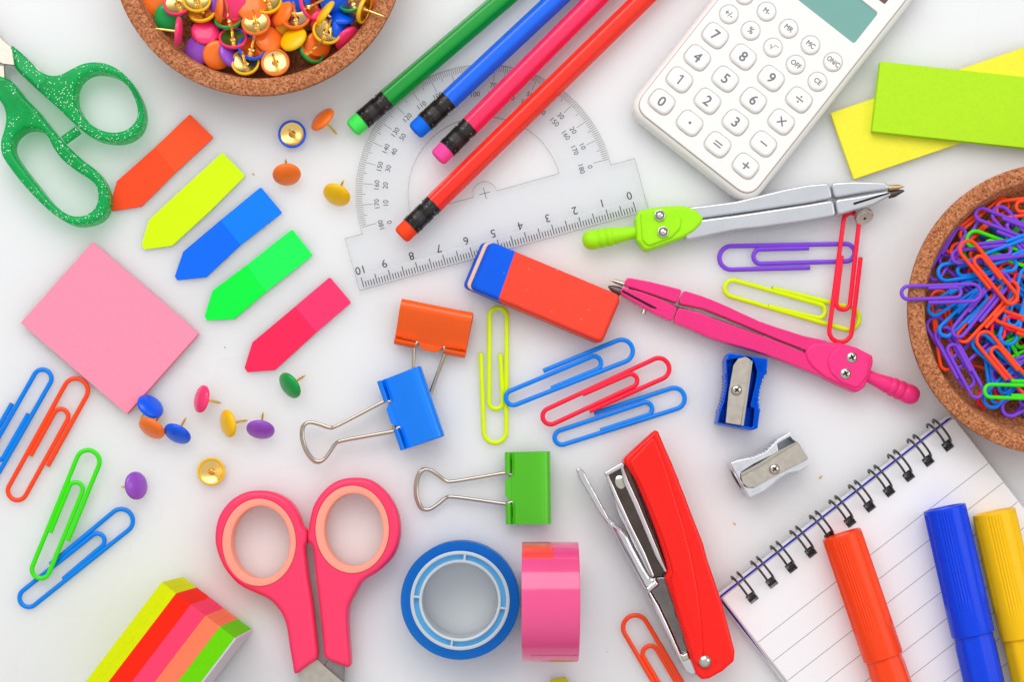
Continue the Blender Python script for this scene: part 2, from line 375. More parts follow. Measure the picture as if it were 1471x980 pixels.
# lower layers of the heap, one label: nothing tells them apart
for lay, (z, n, rad) in enumerate(((6.5, 34, 27), (9.8, 38, 31), (12.5, 26, 33))):
    for i in range(n):
        r = rad*math.sqrt((i+0.5)/n); a = i*2.39996+lay
        c = random.choice(['orange', 'orange', 'yellow', 'pink', 'green', 'blue', 'purple', 'orange', 'yellow'])
        p = Vector((d1.x+r*math.cos(a), d1.y+r*math.sin(a), z+random.uniform(-0.8, 1.2)))
        tack(c, p, rnd_n(5, 75, random.random() < 0.5) if r < 24 else Vector((math.cos(a)*random.uniform(.1, .9), math.sin(a)*random.uniform(.1, .9), random.choice((.6, .8, 1)))), c+' thumbtack buried in the heap in the cork dish', GT)
# upper layer as the photo shows it: zoom x, y, colour, face direction (image x, image y down, up), label words
TK = [
 (225, 8, 'orange', (0, .3, .9), 'orange thumbtack face up by the upper left rim'),
 (285, 82, 'green', (.1, .35, .9), 'green thumbtack face up by the left rim'),
 (335, 20, 'pink', (.1, .35, -.9), 'pink thumbtack upside down above the green one'),
 (347, 165, 'pink', (.96, .1, -.12), 'pink thumbtack on edge with its pin over the left rim'),
 (475, 155, 'pink', (.15, -.3, .85), 'pink thumbtack face up beside the purple one'),
 (430, 245, 'purple', (-.15, .2, .9), 'purple thumbtack face up at the front left'),
 (530, 272, 'orange', (.25, .35, .85), 'orange thumbtack face up tucked right of the purple one'),
 (430, 2, 'yellow', (-.1, .3, -.9), 'yellow thumbtack upside down at the top edge'),
 (460, 62, 'yellow', (.1, .5, -.85), 'yellow thumbtack upside down in the left half'),
 (510, 8, 'purple', (-.8, .1, .4), 'purple thumbtack on edge at the top'),
 (535, 40, 'orange', (-.93, .0, .3), 'orange thumbtack on edge beside the pink face'),
 (608, 30, 'pink', (.1, .4, .8), 'pink thumbtack face up near the top edge'),
 (590, 103, 'green', (0, .62, -.78), 'green thumbtack tilted with its pin pointing down'),
 (612, 195, 'pink', (-.05, .5, -.85), 'pink thumbtack upside down over a green one'),
 (705, 35, 'orange', (.1, -.1, .95), 'orange thumbtack face up at top centre'),
 (728, 120, 'orange', (0, .35, -.9), 'orange thumbtack upside down in the middle'),
 (797, 195, 'orange', (.35, -.25, .88), 'orange thumbtack face up leaning on its neighbour in the middle'),
 (705, 245, 'blue', (-.25, .4, -.85), 'blue thumbtack upside down at the front'),
 (672, 310, 'yellow', (0, .25, -.95), 'yellow thumbtack upside down at the very front'),
 (822, 310, 'orange', (0, .15, -.95), 'orange thumbtack upside down with a bright brass disc at the front'),
 (790, 15, 'yellow', (.1, .4, -.9), 'yellow thumbtack upside down near the top centre'),
 (852, 60, 'orange', (-.65, -.25, .72), 'orange thumbtack tilted steeply right of centre'),
 (927, 95, 'orange', (0, .5, -.85), 'orange thumbtack tilted and upside down right of centre'),
 (912, 190, 'yellow', (-.4, -.45, .78), 'yellow thumbtack face up with a pin lying across it'),
 (1040, 225, 'orange', (.55, .3, .75), 'orange thumbtack behind the green ring on the right'),
 (1000, 250, 'green', (-.62, .3, -.72), 'green thumbtack upside down at the front right'),
 (1080, 160, 'yellow', (-.3, .3, -.9), 'yellow thumbtack upside down on the right'),
 (1070, 60, 'yellow', (-.75, -.5, .3), 'yellow thumbtack on edge right of centre'),
 (1155, 78, 'blue', (.05, -.75, .6), 'blue thumbtack tilted at the right'),
 (1187, 185, 'pink', (.6, .68, .3), 'pink thumbtack on edge against the right rim'),
 (1215, 15, 'green', (.2, .6, -.75), 'green thumbtack upside down at the upper right'),
 (1268, 50, 'yellow', (-.85, -.35, -.15), 'yellow thumbtack on edge with its pin over the right rim'),
 (1290, 50, 'orange', (.85, .4, .25), 'orange thumbtack on edge behind the yellow one at the right rim'),
 (990, 35, 'pink', (-.8, .25, -.5), 'pink thumbtack upside down and steep, right of centre'),
 (930, 0, 'blue', (0, .4, .9), 'blue thumbtack face up at the top edge'),
 (1120, 0, 'blue', (.2, .5, .8), 'blue thumbtack tilted at the upper right'),
 (605, 268, 'purple', (.6, -.2, .5), 'purple thumbtack half hidden behind the upside down yellow one'),
 (1162, 135, 'blue', (.8, .1, .5), 'blue thumbtack half hidden behind the yellow ring'),
]
for i, (x, y, c, n, lb) in enumerate(TK):
    z = 15.5+(i % 4)*0.9; p = W(160+x/3.5, y/3.5, z)
    rr = math.hypot(p.x-d1.x, p.y-d1.y)
    if rr > 36: z -= (rr-36)*0.5; p.z = z
    if 'with its pin over' in lb: p.z = 20.0
    tack(c, p, (n[0], -n[1], n[2]), lb+' of the cork dish' if lb.endswith('rim') else lb+' in the cork dish', GT)
for i in range(30):   # the rest of the upper layer, above the picture's edge
    r = random.uniform(4, 33); a = random.uniform(0.15, PI-0.15)
    tack(random.choice(cols), (d1.x+r*math.cos(a), max(d1.y+r*math.sin(a), W(0, -26).y), 14+random.uniform(0, 3)), rnd_n(5, 70, random.random() < 0.5), 'thumbtack in the part of the cork dish beyond the picture edge', GT)

# ------------------------------------------------------------------ paper clips
def arc(cx, cy, r, a0, a1, n=10): return [(cx+r*math.cos(a0+(a1-a0)*k/n), cy+r*math.sin(a0+(a1-a0)*k/n)) for k in range(n+1)]
def clip_path(L, Wd, r, s, wb=1.0, splay=0.0, wi=0.62):
    hw = Wd/2-r; xr = hw-2.15*r; hb = (hw+xr)/2*wb; hi = hw*wi
    P = [(hw+splay*1.2, -0.16*L)]
    P += arc(0, L/2-r-hw, hw, 0, PI, 14)
    xl = -hw; cb = xl+hb+(1-wb)*hw
    P += arc(cb, -L/2+r+hb, hb, PI, 2*PI, 14)
    P += arc(xr-hi, 0.24*L-hi, hi, 0, PI, 12)
    P += [(xr-2*hi+splay, -0.155*L)]
    out = [P[0]]
    for a, b in zip(P, P[1:]):
        d = math.hypot(b[0]-a[0], b[1]-a[1]); k = max(1, int(d/4))
        out += [(a[0]+(b[0]-a[0])*j/k, a[1]+(b[1]-a[1])*j/k) for j in range(1, k+1)]
    return [(x*s, y) for x, y in out]
def clip(col, B, Tt, s, Wd, r, z, label, group, wb=1.0, splay=0.0, tilt=0.0, roll=0.0, wi=0.62):
    b = W(B[0], B[1], z); t = W(Tt[0], Tt[1], z); ax = t-b; L = ax.length; c = (b+t)/2
    ang = math.atan2(ax.y, ax.x)-PI/2
    pts = clip_path(L, Wd, r, s, wb, splay, wi)
    m = tube([(x, y, (abs(y)/L)*0.12*math.sin(x)) for x, y in pts], r, 9)
    o = link('paper_clip', mesh('paper_clip', m, MT['clip_'+col])); o.location = c*S; o.rotation_mode = 'QUATERNION'
    o.rotation_quaternion = Quaternion((0, 0, 1), ang) @ Quaternion((1, 0, 0), R(tilt)) @ Quaternion((0, 1, 0), R(roll))
    if Wd > 9:
        for a_, b_ in ((pts[0], pts[1]), (pts[-1], pts[-2])):
            q = (Vector(a_)-Vector(b_)).normalized(); e0 = Vector((*a_, 0))
            link('cut_end', mesh('cut_end', tube([e0-Vector((*q, 0))*.35, e0+Vector((*q, 0))*.12], r*.93, 9), MT['dark']), o)
    return tag(o, label, 'paper clip', group)
GL = 'large paper clips loose on the table'
r0 = 0.84
clip('orange', (20, 722), (119, 543), 1, 10.2, r0, r0, 'orange paper clip between the blue clip and the pink sticky pad', GL)
clip('green', (56, 835), (134, 645), 1, 9.8, r0, r0+1.85, 'bright green paper clip lying across a blue paper clip', GL)
clip('blue', (26, 867), (190, 736), -1, 10.0, r0, r0, 'blue paper clip under the green one at the lower left', GL, splay=-.5)
clip('blue', (66, 528), (-36, 706), 1, 9.8, r0, r0, 'blue paper clip cut off by the left edge', GL)
clip('yellow', (712, 439), (711, 640), 1, 9.6, r0, r0, 'yellow paper clip upright below the eraser', GL, splay=1.0)
clip('blue', (723, 574), (911, 497), -1, 9.6, r0, r0+1.9, 'upper blue paper clip lying over the end of the yellow clip', GL, wb=0.86)
clip('red', (779, 608), (963, 522), 1, 9.2, r0, r0+1.9, 'red paper clip between two blue clips below the eraser', GL, splay=-.4)
clip('blue', (793, 630), (986, 567), -1, 9.2, r0, r0, 'lower blue paper clip partly under the red clip', GL, wb=0.9)
clip('purple', (1231, 366), (1030, 371), -1, 10.0, r0, r0, 'purple paper clip lying below the silver compass', GL, wb=0.95)
clip('yellow', (1237, 463), (1039, 407), -1, 0.1+9.4, r0, r0, 'yellow paper clip under the red one beside the pink compass', GL, wb=0.92) if False else None
clip('yellow', (1039, 407), (1237, 463), -1, 9.6, r0, r0, 'yellow paper clip under the red one beside the pink compass', GL, wb=0.95, splay=-.8)
clip('red', (1228, 303), (1205, 495), -1, 9.6, r0, r0+1.95, 'red paper clip crossing the purple and yellow clips', GL, wb=0.9)
clip('orange', (1006, 1060), (902, 884), 1, 10.4, r0, r0, 'orange paper clip cut off by the bottom edge left of the stapler', GL)

GB = 'small paper clips heaped in the cork dish'
def bclip(col, a, b, s, z, label, tilt=0, roll=0, wd=7.2):
    f = lambda q: (1300+q[0]/2.97, 270+q[1]/2.97)
    A = f(a); Bq = f(b); d = Vector((Bq[0]-A[0], Bq[1]-A[1])); L = d.length; want = 119
    m = Vector(((A[0]+Bq[0])/2, (A[1]+Bq[1])/2)); d = d.normalized()*want/2
    clip(col, tuple(m-d), tuple(m+d), s, wd, 0.66, z, label, GB, tilt=tilt, roll=roll)
# layers nobody can single out
rs = random.Random(11); names = ['blue', 'purple', 'orange', 'blue', 'purple', 'orange', 'blue', 'green', 'red']
for i in range(66):
    r = 29*math.sqrt((i+.5)/66); a = i*2.39996; cx = d2.x+r*math.cos(a); cy = d2.y+r*math.sin(a)
    z = 6+(i*7 % 66)*0.115
    L = 29; pts = clip_path(L, 7.2, 0.7, rs.choice((1, -1)))
    c = names[i % len(names)]
    o = link('paper_clip', mesh('paper_clip', tube([(x, y, 0) for x, y in pts], 0.7, 7), MT['clip_'+c])); o.location = Vector((cx, cy, z))*S
    o.rotation_mode = 'QUATERNION'; o.rotation_quaternion = Quaternion((0, 0, 1), rs.uniform(0, 2*PI)) @ Quaternion((1, 0, 0), R(rs.uniform(-9, 9))) @ Quaternion((0, 1, 0), R(rs.uniform(-18, 18)))
    tag(o, c+' paper clip buried in the heap in the cork dish', 'paper clip', GB)
BC = [
 ('purple', (295, 100), (120, 398), 1, 13.5, 'purple small clip leaning along the upper left inner wall'),
 ('orange', (175, 262), (430, 50), 1, 12.5, 'orange small clip along the upper left wall behind the purple ones'),
 ('purple', (620, 235), (292, 108), 1, 15.5, 'purple small clip across the top of the heap'),
 ('purple', (395, 95), (600, 330), -1, 15.0, 'purple small clip at the upper right of the heap'),
 ('green', (262, 205), (590, 325), 1, 14.5, 'green small clip near the top of the heap'),
 ('blue', (640, 190), (345, 300), -1, 16.0, 'blue small clip running to the upper right edge'),
 ('purple', (540, 248), (192, 290), -1, 16.5, 'purple small clip under the big orange one'),
 ('blue', (130, 368), (485, 312), 1, 15.5, 'blue small clip lying nearly level at the left'),
 ('blue', (400, 350), (98, 545), 1, 15.3, 'blue small clip ending at the left inner wall'),
 ('blue', (415, 390), (152, 640), 1, 16.0, 'blue small clip second from the left inner wall'),
 ('orange', (140, 440), (190, 775), 1, 12.5, 'orange small clip standing along the left inner wall'),
 ('orange', (480, 395), (230, 668), 1, 16.2, 'orange small clip under the long purple one'),
 ('purple', (440, 362), (212, 645), 1, 17.2, 'long purple small clip in the middle of the heap'),
 ('purple', (150, 595), (312, 900), -1, 14.5, 'purple small clip hanging down toward the lower left wall'),
 ('purple', (140, 600), (262, 800), 1, 13.4, 'purple small clip beneath the lower left purple clip'),
 ('blue', (300, 640), (540, 860), 1, 14.2, 'blue small clip under the lower orange one'),
 ('blue', (350, 925), (580, 690), 1, 13.2, 'blue small clip at the bottom of the heap'),
 ('purple', (430, 950), (700, 800), 1, 12.8, 'purple small clip at the lower right under the green one'),
 ('orange', (318, 620), (535, 885), -1, 16.2, 'orange small clip in the lower middle of the heap'),
 ('orange', (700, 660), (380, 545), 1, 16.8, 'orange small clip at the right edge of the picture'),
 ('red', (440, 330), (400, 640), 1, 14.6, 'red small clip mostly hidden in the middle'),
 ('red', (700, 640), (470, 590), 1, 16.0, 'red small clip inside the right orange one'),
 ('blue', (430, 665), (520, 345), 1, 15.4, 'blue small clip upright at the right of the middle'),
 ('orange', (420, 90), (700, 60), -1, 14.5, 'orange small clip at the top right edge'),
 ('green', (690, 868), (328, 856), -1, 17.2, 'green small clip at the lower right of the heap'),
 ('orange', (232, 215), (478, 512), -1, 19.0, 'big orange small clip lying on top of the heap'),
 ('purple', (332, 445), (-24, 458), 1, 20.2, 'purple small clip sticking out over the left rim'),
]
for i, (c, a, b, s, z, lb) in enumerate(BC):
    bclip(c, b, a, s, z, lb.replace('big orange small clip', 'orange paper clip').replace('small clip', 'paper clip')+' of the dish' if lb.endswith(('rim', 'wall')) else lb.replace('big orange small clip', 'orange paper clip').replace('small clip', 'paper clip')+' in the dish', tilt=random.uniform(-4, 4) if i < 25 else 0, roll=random.uniform(-8, 8) if i < 25 else 0)

# ------------------------------------------------------------------ sticky notes, arrow flags, note cube
def pad(name, pts, z0, z1, c, label, cat, layers=5, group=None):
    c3 = sum((Vector((p[0], p[1])) for p in pts), Vector((0, 0)))/len(pts)
    t = thing(name, label, cat, (c3.x, c3.y, z0), group)
    m1 = paper(name+'_sheet', c); h = (z1-z0)
    m = M()
    for k in range(layers):
        off = Vector((random.uniform(-.10, .10), random.uniform(-.10, .10)))
        q = [(p[0]+off.x, p[1]+off.y) for p in pts]
        m = m+plate(rp(q, .25, 2), z0+h*k/layers+0.01, z0+h*(k+1)/layers-(0.03 if k < layers-1 else .12), 0, 0)
    part('sheet_stack', m, m1, t, 30)
    part('top_sheet', plate(rp(pts, .2, 2), z1-0.1, z1, 0.02, 0.0, 1), m1, t, 30)
    return t
def quadpx(*p, z=0): return [W(x, y, z) for x, y in p]
pad('sticky_note_pad', quadpx((133, 348), (285, 479), (182, 595), (30, 464), z=3), 0, 3.0, (255, 164, 188), 'pink square sticky note pad lying left of the arrow flags', 'sticky notes')
YV = Vector((277.5, -94.3)).normalized()*309
pad('sticky_note_pad', quadpx((1193.5, 162), (1227, 257), (1227+YV.x, 257+YV.y), (1193.5+YV.x, 162+YV.y), z=2.2), 0, 2.2, (240, 234, 88), 'yellow oblong sticky note pad lying under the lime one', 'sticky notes')
GV = Vector((206, 22.5)).normalized()*310
pad('sticky_note_pad', quadpx((1265, 88), (1253, 188), (1253+GV.x*1.0, 188+GV.y), (1265+GV.x, 88+GV.y), z=5.4), 2.25, 5.4, (188, 228, 60), 'lime green oblong sticky note pad crossed on top of the yellow one', 'sticky notes')
FZ = lambda p, z=1.0: [W(140+x/2.45, 150+y/2.45, z) for x, y in p]
flags = [
 ('orange', (255, 98, 52), (255, 106, 58), [(325, 33), (408, 115), (272, 240), (155, 358), (50, 375), (42, 360), (68, 270), (203, 150)], 'orange arrow page flag nearest the green scissors'),
 ('yellow', (218, 250, 0), (220, 255, 0), [(440, 168), (520, 250), (400, 370), (262, 497), (165, 510), (155, 495), (180, 408), (315, 282)], 'yellow arrow page flag between the orange and blue ones'),
 ('blue', (0, 126, 244), (0, 146, 255), [(575, 290), (650, 380), (502, 495), (382, 608), (280, 618), (272, 605), (302, 518), (432, 408)], 'blue arrow page flag in the middle of the five'),
 ('green', (0, 240, 86), (44, 250, 110), [(685, 438), (758, 530), (592, 660), (482, 755), (385, 760), (377, 745), (405, 655), (525, 565)], 'green arrow page flag between the blue and pink ones'),
 ('pink', (252, 58, 108), (255, 76, 130), [(818, 607), (893, 697), (770, 802), (625, 935), (528, 943), (517, 928), (545, 838), (695, 712)], 'hot pink arrow page flag, the lowest of the five')]
for nm, c1, c2, pl, lb in flags:
    P = FZ(pl); cc = sum(P, Vector())/8
    t = thing('arrow_page_flag', lb, 'page flag', (cc.x, cc.y, 0), 'five arrow shaped page flags')
    part('flag_tip', plate(rp([P[7], P[2], P[3], P[4], P[5], P[6]], [.01, .01, .5, .3, .6, .5], 4), 0, 1.0, .08, .05, 2), mat(nm+'_flag_coloured_end', c1, 0.55, spec=.15, var=.02, vs=200, bump=.05, bs=300), t, 30)
    part('flag_tab', plate(rp([P[0], P[1], P[2], P[7]], [.8, .8, .01, .01], 4), 0, 0.98, .08, .05, 2), mat(nm+'_flag_clear_end', c2, 0.5, spec=.15, var=.02, vs=200, bump=.05, bs=300), t, 30)
# note cube
A = W(232, 837, 38); Bc = W(337, 917, 38); ux = (Bc-A); wd = ux.length; ux.normalize(); uy = Vector((ux.y, -ux.x, 0))
if uy.y > 0: uy = -uy
t = thing('note_cube', 'block of five colours of sticky notes standing at the lower left', 'note block', (A.x, A.y, 0))
CC = [('yellow', (218, 228, 10)), ('orange_red', (255, 60, 34)), ('pink', (255, 88, 128)), ('salmon', (255, 146, 112)), ('green', (124, 212, 8))]
for i, (nm, c) in enumerate(CC):
    x0 = wd*i/5; x1 = wd*(i+1)/5-0.03; m = M(); nsh = 5; mm = paper(nm+'_note_sheets', c)
    for k in range(nsh):
        a = x0+(x1-x0)*k/nsh+0.004; b = x0+(x1-x0)*(k+1)/nsh; o = random.uniform(0, .07); zt = 38-random.uniform(0, .10)
        pts = [A+ux*a+uy*o, A+ux*b+uy*o, A+ux*b+uy*51, A+ux*a+uy*51]
        m = m+plate([(p.x, p.y) for p in pts], 0.0, zt, 0, 0)
    part('note_stack', m, mm, t, 30, label=nm.replace('_', ' ')+' stack of notes')
pts = [A+ux*(wd+.02), A+ux*(wd+.6), A+ux*(wd+.6)+uy*51, A+ux*(wd+.02)+uy*51]
part('backing_card', plate([(p.x, p.y) for p in pts], 0, 37.9, 0, 0), MT['papergrey'], t, 30)
# corner of something yellow at the bottom edge
q = [W(x, y, 1.2) for x, y in ((792, 976.5), (813, 974), (832, 1010), (800, 1030), (786, 1005))]
solo('arrow_page_flag', plate(rp(q, .5, 3), 0, 1.2, .1, .05, 2), mat('yellow_flag_corner', (205, 198, 0), .4), 'dull yellow flag corner peeking in at the bottom edge below the pink tape', 'page flag')

# ------------------------------------------------------------------ protractor with ruler
pc = W(696.5, 277.5, 1.5); PA = R(15.5)
def PL(m, z=0): return m.xf(T(pc.x, pc.y, z) @ RZ(PA))
t = thing('protractor', 'clear plastic half circle protractor with a ten centimetre ruler edge, under the pencils', 'protractor', (pc.x, pc.y, 0))
RO = 45.5; RI = 27.2; yt = -2.0            # baseline of the ruler bar in protractor coordinates
xl, xr_ = -51.8, 54.2; ybot = -21.2; ytop = -2.2
aa = math.asin((ytop)/RO)
outer = [(xl, ybot), (xr_, ybot), (xr_, ytop)]+arc(0, 0, RO, aa, PI-aa, 90)+[(xl, ytop)]
# opening above the bar with the centre tab left standing
yo = -0.2; ai = math.asin(yo/RI); tabr = 4.2
hole = arc(0, 0, RI, ai, PI-ai, 50)+[(-tabr, yo)]+arc(0, 0, tabr, PI-0.05, 0.05, 16)+[(tabr, yo)]
part('clear_plate', PL(plate([rp(outer[:3], .3, 1) and outer, hole], 0.15, 1.5, 0.12, 0.12, 2)), MT['clear'], t, 30)
edge = clear('edge_refraction_tint', (0.76, 0.745, 0.72), .12)  # added edge strips, their brownish tint imitates light refracted at the cut
part('refraction_edge', PL(plate([inset(outer, -.10), outer], .2, 1.45, 0, 0)), edge, t, 30)
hole_ccw = hole if area2(hole) > 0 else hole[::-1]
part('refraction_edge', PL(plate([hole_ccw, inset(hole_ccw, .10)], .2, 1.45, 0, 0)), edge, t, 30)
bev = plate(rect(104, 5.0, .2, (1.2, ybot+2.7)), 1.52, 1.62, .04, 0, 1)
part('ruler_edge_strip', PL(bev), clear('clear_bevel', (0.985, 0.988, 0.995), 0.22), t, 30)
def bar(x0, y0, x1, y1, w, z=1.64, th=0.03):
    d = Vector((x1-x0, y1-y0)); L = d.length; d.normalize(); n = Vector((-d.y, d.x))*w/2
    return plate([(x0-n.x, y0-n.y), (x1-n.x, y1-n.y), (x1+n.x, y1+n.y), (x0+n.x, y0+n.y)], z, z+th, 0, 0)
m = M()
for dg in range(0, 181):
    a = R(dg); ln = 5.4 if dg % 10 == 0 else (3.0 if dg % 5 == 0 else 1.9)
    m = m+bar((RO-.35)*math.cos(a), (RO-.35)*math.sin(a), (RO-.35-ln)*math.cos(a), (RO-.35-ln)*math.sin(a), .17, 1.52)
part('degree_ticks', PL(m), MT['inkbrown'], t, kind='stuff')
m = M()
x0r = W(903+4, 268+18, 1.5)
# zero mark: zoom2 (1325..1350, 520..608) of crop (700,200) x6.4
z0 = W(700+1337/6.396, 200+564/6.396, 1.5)-pc; z0 = RZ(-PA) @ z0
z10 = W(490+190/6.686, 280+785/6.686, 1.5)-pc; z10 = RZ(-PA) @ z10
for i in range(101):
    x = z0.x+(z10.x-z0.x)*i/100; ln = 3.7 if i % 5 == 0 else 2.1
    m = m+bar(x, ybot+.5, x, ybot+.5+ln, .26, 1.66)
part('centimetre_ticks', PL(m), MT['ink'], t, kind='stuff')
for i in range(11):
    x = z0.x+(z10.x-z0.x)*i/10+(0.75 if i < 10 else -.2)*-1
    part('ruler_number', PL(text(str(i), 4.0, .03).xf(T(x-.0, ybot+6.7, 1.68) @ RZ(PI))), MT['ink'], t)
for dg in range(0, 181, 10):
    a = R(dg)
    for rr, val in ((38.3, dg), (35.2, 180-dg)):
        if dg == 90 and rr < 37: continue
        mm_ = text(str(val), 2.5, .03).xf(T(rr*math.cos(a)+0.0, rr*math.sin(a), 1.56) @ RZ(a-PI/2)) if True else None
        if dg in (0, 180): mm_ = mm_.mv(0, -.9 if True else 0)
        part('degree_number', PL(mm_), MT['ink'], t)
part('centre_cross', PL(bar(-2, 0, 2, 0, .2)+bar(0, -2, 0, 2, .2)), MT['ink'], t)

# ------------------------------------------------------------------ pencils
ER = dict(green=(92, 236, 110), blue=(0, 128, 240), pink=(255, 96, 176), orange=(255, 92, 42))
def pencil(name, c, er, tip, far, z, label):
    a = W(*tip, z); b = W(*far, z); d = (b-a).normalized(); s = Vector((-d.y, d.x, 0)); up = Vector((0, 0, 1))
    X = basis(a, s, up, d)               # local z runs along the pencil
    t = thing('pencil', label, 'pencil', (a.x, a.y, 0), 'four pencils with eraser ends')
    part('eraser', lathe([(0, 0), (2.3, 0.05), (3.0, .4), (3.3, 1.2), (3.35, 5.4)], 28).xf(X), mat(er+'_eraser_rubber', ER[er], .7, spec=.25, var=.05, vs=400, bump=.12, bs=900), t)
    pf = [(3.3, 4.9), (3.58, 4.95)]; y = 5.1
    for k in range(3): pf += [(3.58, y), (3.66, y+.2), (3.58, y+.42), (3.22, y+.6)]; y += .8
    pf += [(3.52, y), (3.5, y+3.1)]; y += 3.2
    for k in range(3): pf += [(3.58, y), (3.66, y+.2), (3.58, y+.42), (3.22, y+.6)]; y += .8
    pf += [(3.6, 16.3), (3.45, 16.4)]
    fe = part('ferrule', lathe(pf, 40).xf(X), MT['ferrule'], t, 25)
    dm = M()
    for k, zz in enumerate((6.2, 7.0, 14.3, 15.0)):
        for j in range(5):
            an = j*1.2566+k*.6; o = Vector((3.5*math.cos(an), 3.5*math.sin(an), zz))
            dm = dm+lathe([(0, .3), (.2, .26), (.34, 0.1), (.40, -.1)], 8).xf(T(*o) @ Vector((0, 0, 1)).rotation_difference(Vector((math.cos(an), math.sin(an), 0))).to_matrix().to_4x4())
    part('ferrule_dimples', dm.xf(X), MT['dark'], fe, kind=None)
    m = M()
    for k in range(9):
        an = 1.15+k*.1; rr_ = 3.55
        m = m+tube([(rr_*math.cos(an), rr_*math.sin(an), 8.4), (rr_*math.cos(an), rr_*math.sin(an), 10.6)], .09, 5)
    part('ferrule_panel', m.xf(X), MT['dark'], fe)
    # hexagonal lacquered barrel with softened edges, a sharpened end beyond the picture
    nseg = 48; L = (b-a).length+60; v = []; f = []
    zs = [(16.3, 1), (L-22, 1)]
    for zz, k in zs:
        for i in range(nseg):
            an = 2*PI*i/nseg; th = ((an+PI/6) % (PI/3))-PI/6; rr_ = min(3.42/math.cos(th)*0.985, 3.62)*k
            v.append(Vector((rr_*math.cos(an+PI/6), rr_*math.sin(an+PI/6), zz)))
    for i in range(nseg): f.append((i, (i+1) % nseg, nseg+(i+1) % nseg, nseg+i))
    f.append(tuple(range(nseg))[::-1])
    part('barrel', M(v, f).xf(X), mat(name+'_pencil_lacquer', c, .24, coat=.5, var=.03), t, 80)
    part('sharpened_cone', lathe([(3.42, L-22), (3.3, L-21.5), (1.0, L-4), (0, L)], 24).xf(X), mat(name+'_pencil_wood', (222, 184, 138), .7), t)
    return t
pencil('green', (8, 150, 62), 'green', (505, 185.5), (714, 6), 3.7, 'green pencil with a bright green eraser, leftmost of the four')
pencil('blue', (0, 122, 240), 'blue', (595.5, 189.5), (798, 0), 5.3, 'blue pencil with a blue eraser, second from the left')
pencil('pink', (253, 62, 116), 'pink', (628, 228), (854.5, 0), 5.3, 'pink pencil with a pink eraser, third from the left')
pencil('red', (252, 64, 44), 'orange', (575.5, 339.5), (922, 0), 5.3, 'long red pencil with an orange eraser lying across the protractor')

# ------------------------------------------------------------------ calculator
CA = R(-38.2); co = W(1071, 238.5, 9.3); kk = (H-9.3)/H/PPM
t = thing('calculator', 'white pocket calculator with round cornered keys lying at an angle', 'calculator', (co.x, co.y, 0), local=True)
t.rotation_euler = (0, 0, CA)
def cl(zx, zy):                        # zoom6 coords -> calculator local mm
    p = W(900+zx/3.379, zy/3.379, 9.3)-co; p = RZ(-CA) @ p; return (p.x, p.y)
def keyshape(w, h): return rp([(-w/2, -h/2), (w/2, -h/2), (w/2, h/2), (-w/2, h/2)], 3.0, 6)
colx = 12.28; rowy = 9.9
BX0, BX1, BY0, BY1 = -45.4, 10.0, -9.9, 92
body = rect(BX1-BX0, BY1-BY0, 7.5, ((BX0+BX1)/2, (BY0+BY1)/2), 10)
face = rect(BX1-BX0-4.0, BY1-BY0-4.0, 5.8, ((BX0+BX1)/2, (BY0+BY1)/2), 10)
part('lower_shell', plate(body, 0.4, 8.6, 2.6, 2.2, 5), MT['white'], t, 50)
part('seam_line', plate([rect(BX1-BX0-3.6, BY1-BY0-3.6, 6.0, ((BX0+BX1)/2, (BY0+BY1)/2), 10), rect(BX1-BX0-4.4, BY1-BY0-4.4, 5.6, ((BX0+BX1)/2, (BY0+BY1)/2), 10)], 8.3, 8.62, 0, 0), mat('seam_shadow_gap', (170, 150, 138), .8), t)
def fat(s_, size, d=.09, sx=1.0):
    g = text(s_, size, .02, sx); out = M()
    for i, (a, b) in enumerate(((d, 0), (-d, 0), (0, d), (0, -d), (d*.7, d*.7), (-d*.7, -d*.7))): out = out+g.mv(a, b, i*.004)
    return out
KEYS = []
lab = [['0', '.', '=', '+'], ['1', '2', '3', '-'], ['4', '5', '6', 'x'], ['7', '8', '9', '/']]
for r_ in range(4):
    for c_ in range(4):
        KEYS.append(('key', (-colx*(3-c_)+.12*r_, rowy*r_-.16*(3-c_)), lab[r_][c_]))
small = [((497, 68), '+/-'), ((603, 148), '%'), ((711, 230), 'sqrt'), ((821, 313), 'OFF'), ((927, 396), 'CE'), ((573, -25), 'M+'), ((680, 55), 'M-'), ((787, 138), 'MR'), ((893, 218), 'MC'), ((1002, 300), 'ON/C')]
for z_, s_ in small: KEYS.append(('round_key', cl(*z_), s_))
holes = []
for kd, (x, y), s_ in KEYS:
    if kd == 'key': holes.append([(x+a, y+b) for a, b in keyshape(9.0, 7.6)])
    else: holes.append(ell((x, y), 3.45, 3.45, n=32))
SX1 = cl(1105, 210)[0]; SY0 = cl(1105, 210)[1]
scr = rect(42.5, 13.6, 1.0, (SX1-21.25, SY0+6.8), 5); holes.append(scr)
sol = rect(19, 8, .6, (SX1-9.5-.1, SY0+13.6+3.8+4), 4); holes.append(sol)
part('face_plate', plate([face]+holes, 8.0, 9.3, .35, 0, 3), MT['white'], t, 40)
part('screen', plate(rect(43.5, 14.6, .5, (SX1-21.25, SY0+6.8)), 8.0, 8.75, 0, 0), MT['lcd'], t)
part('solar_panel', plate(rect(19.6, 8.6, .5, (SX1-9.6, SY0+21.4)), 8.0, 8.8, 0, 0), MT['solar'], t)
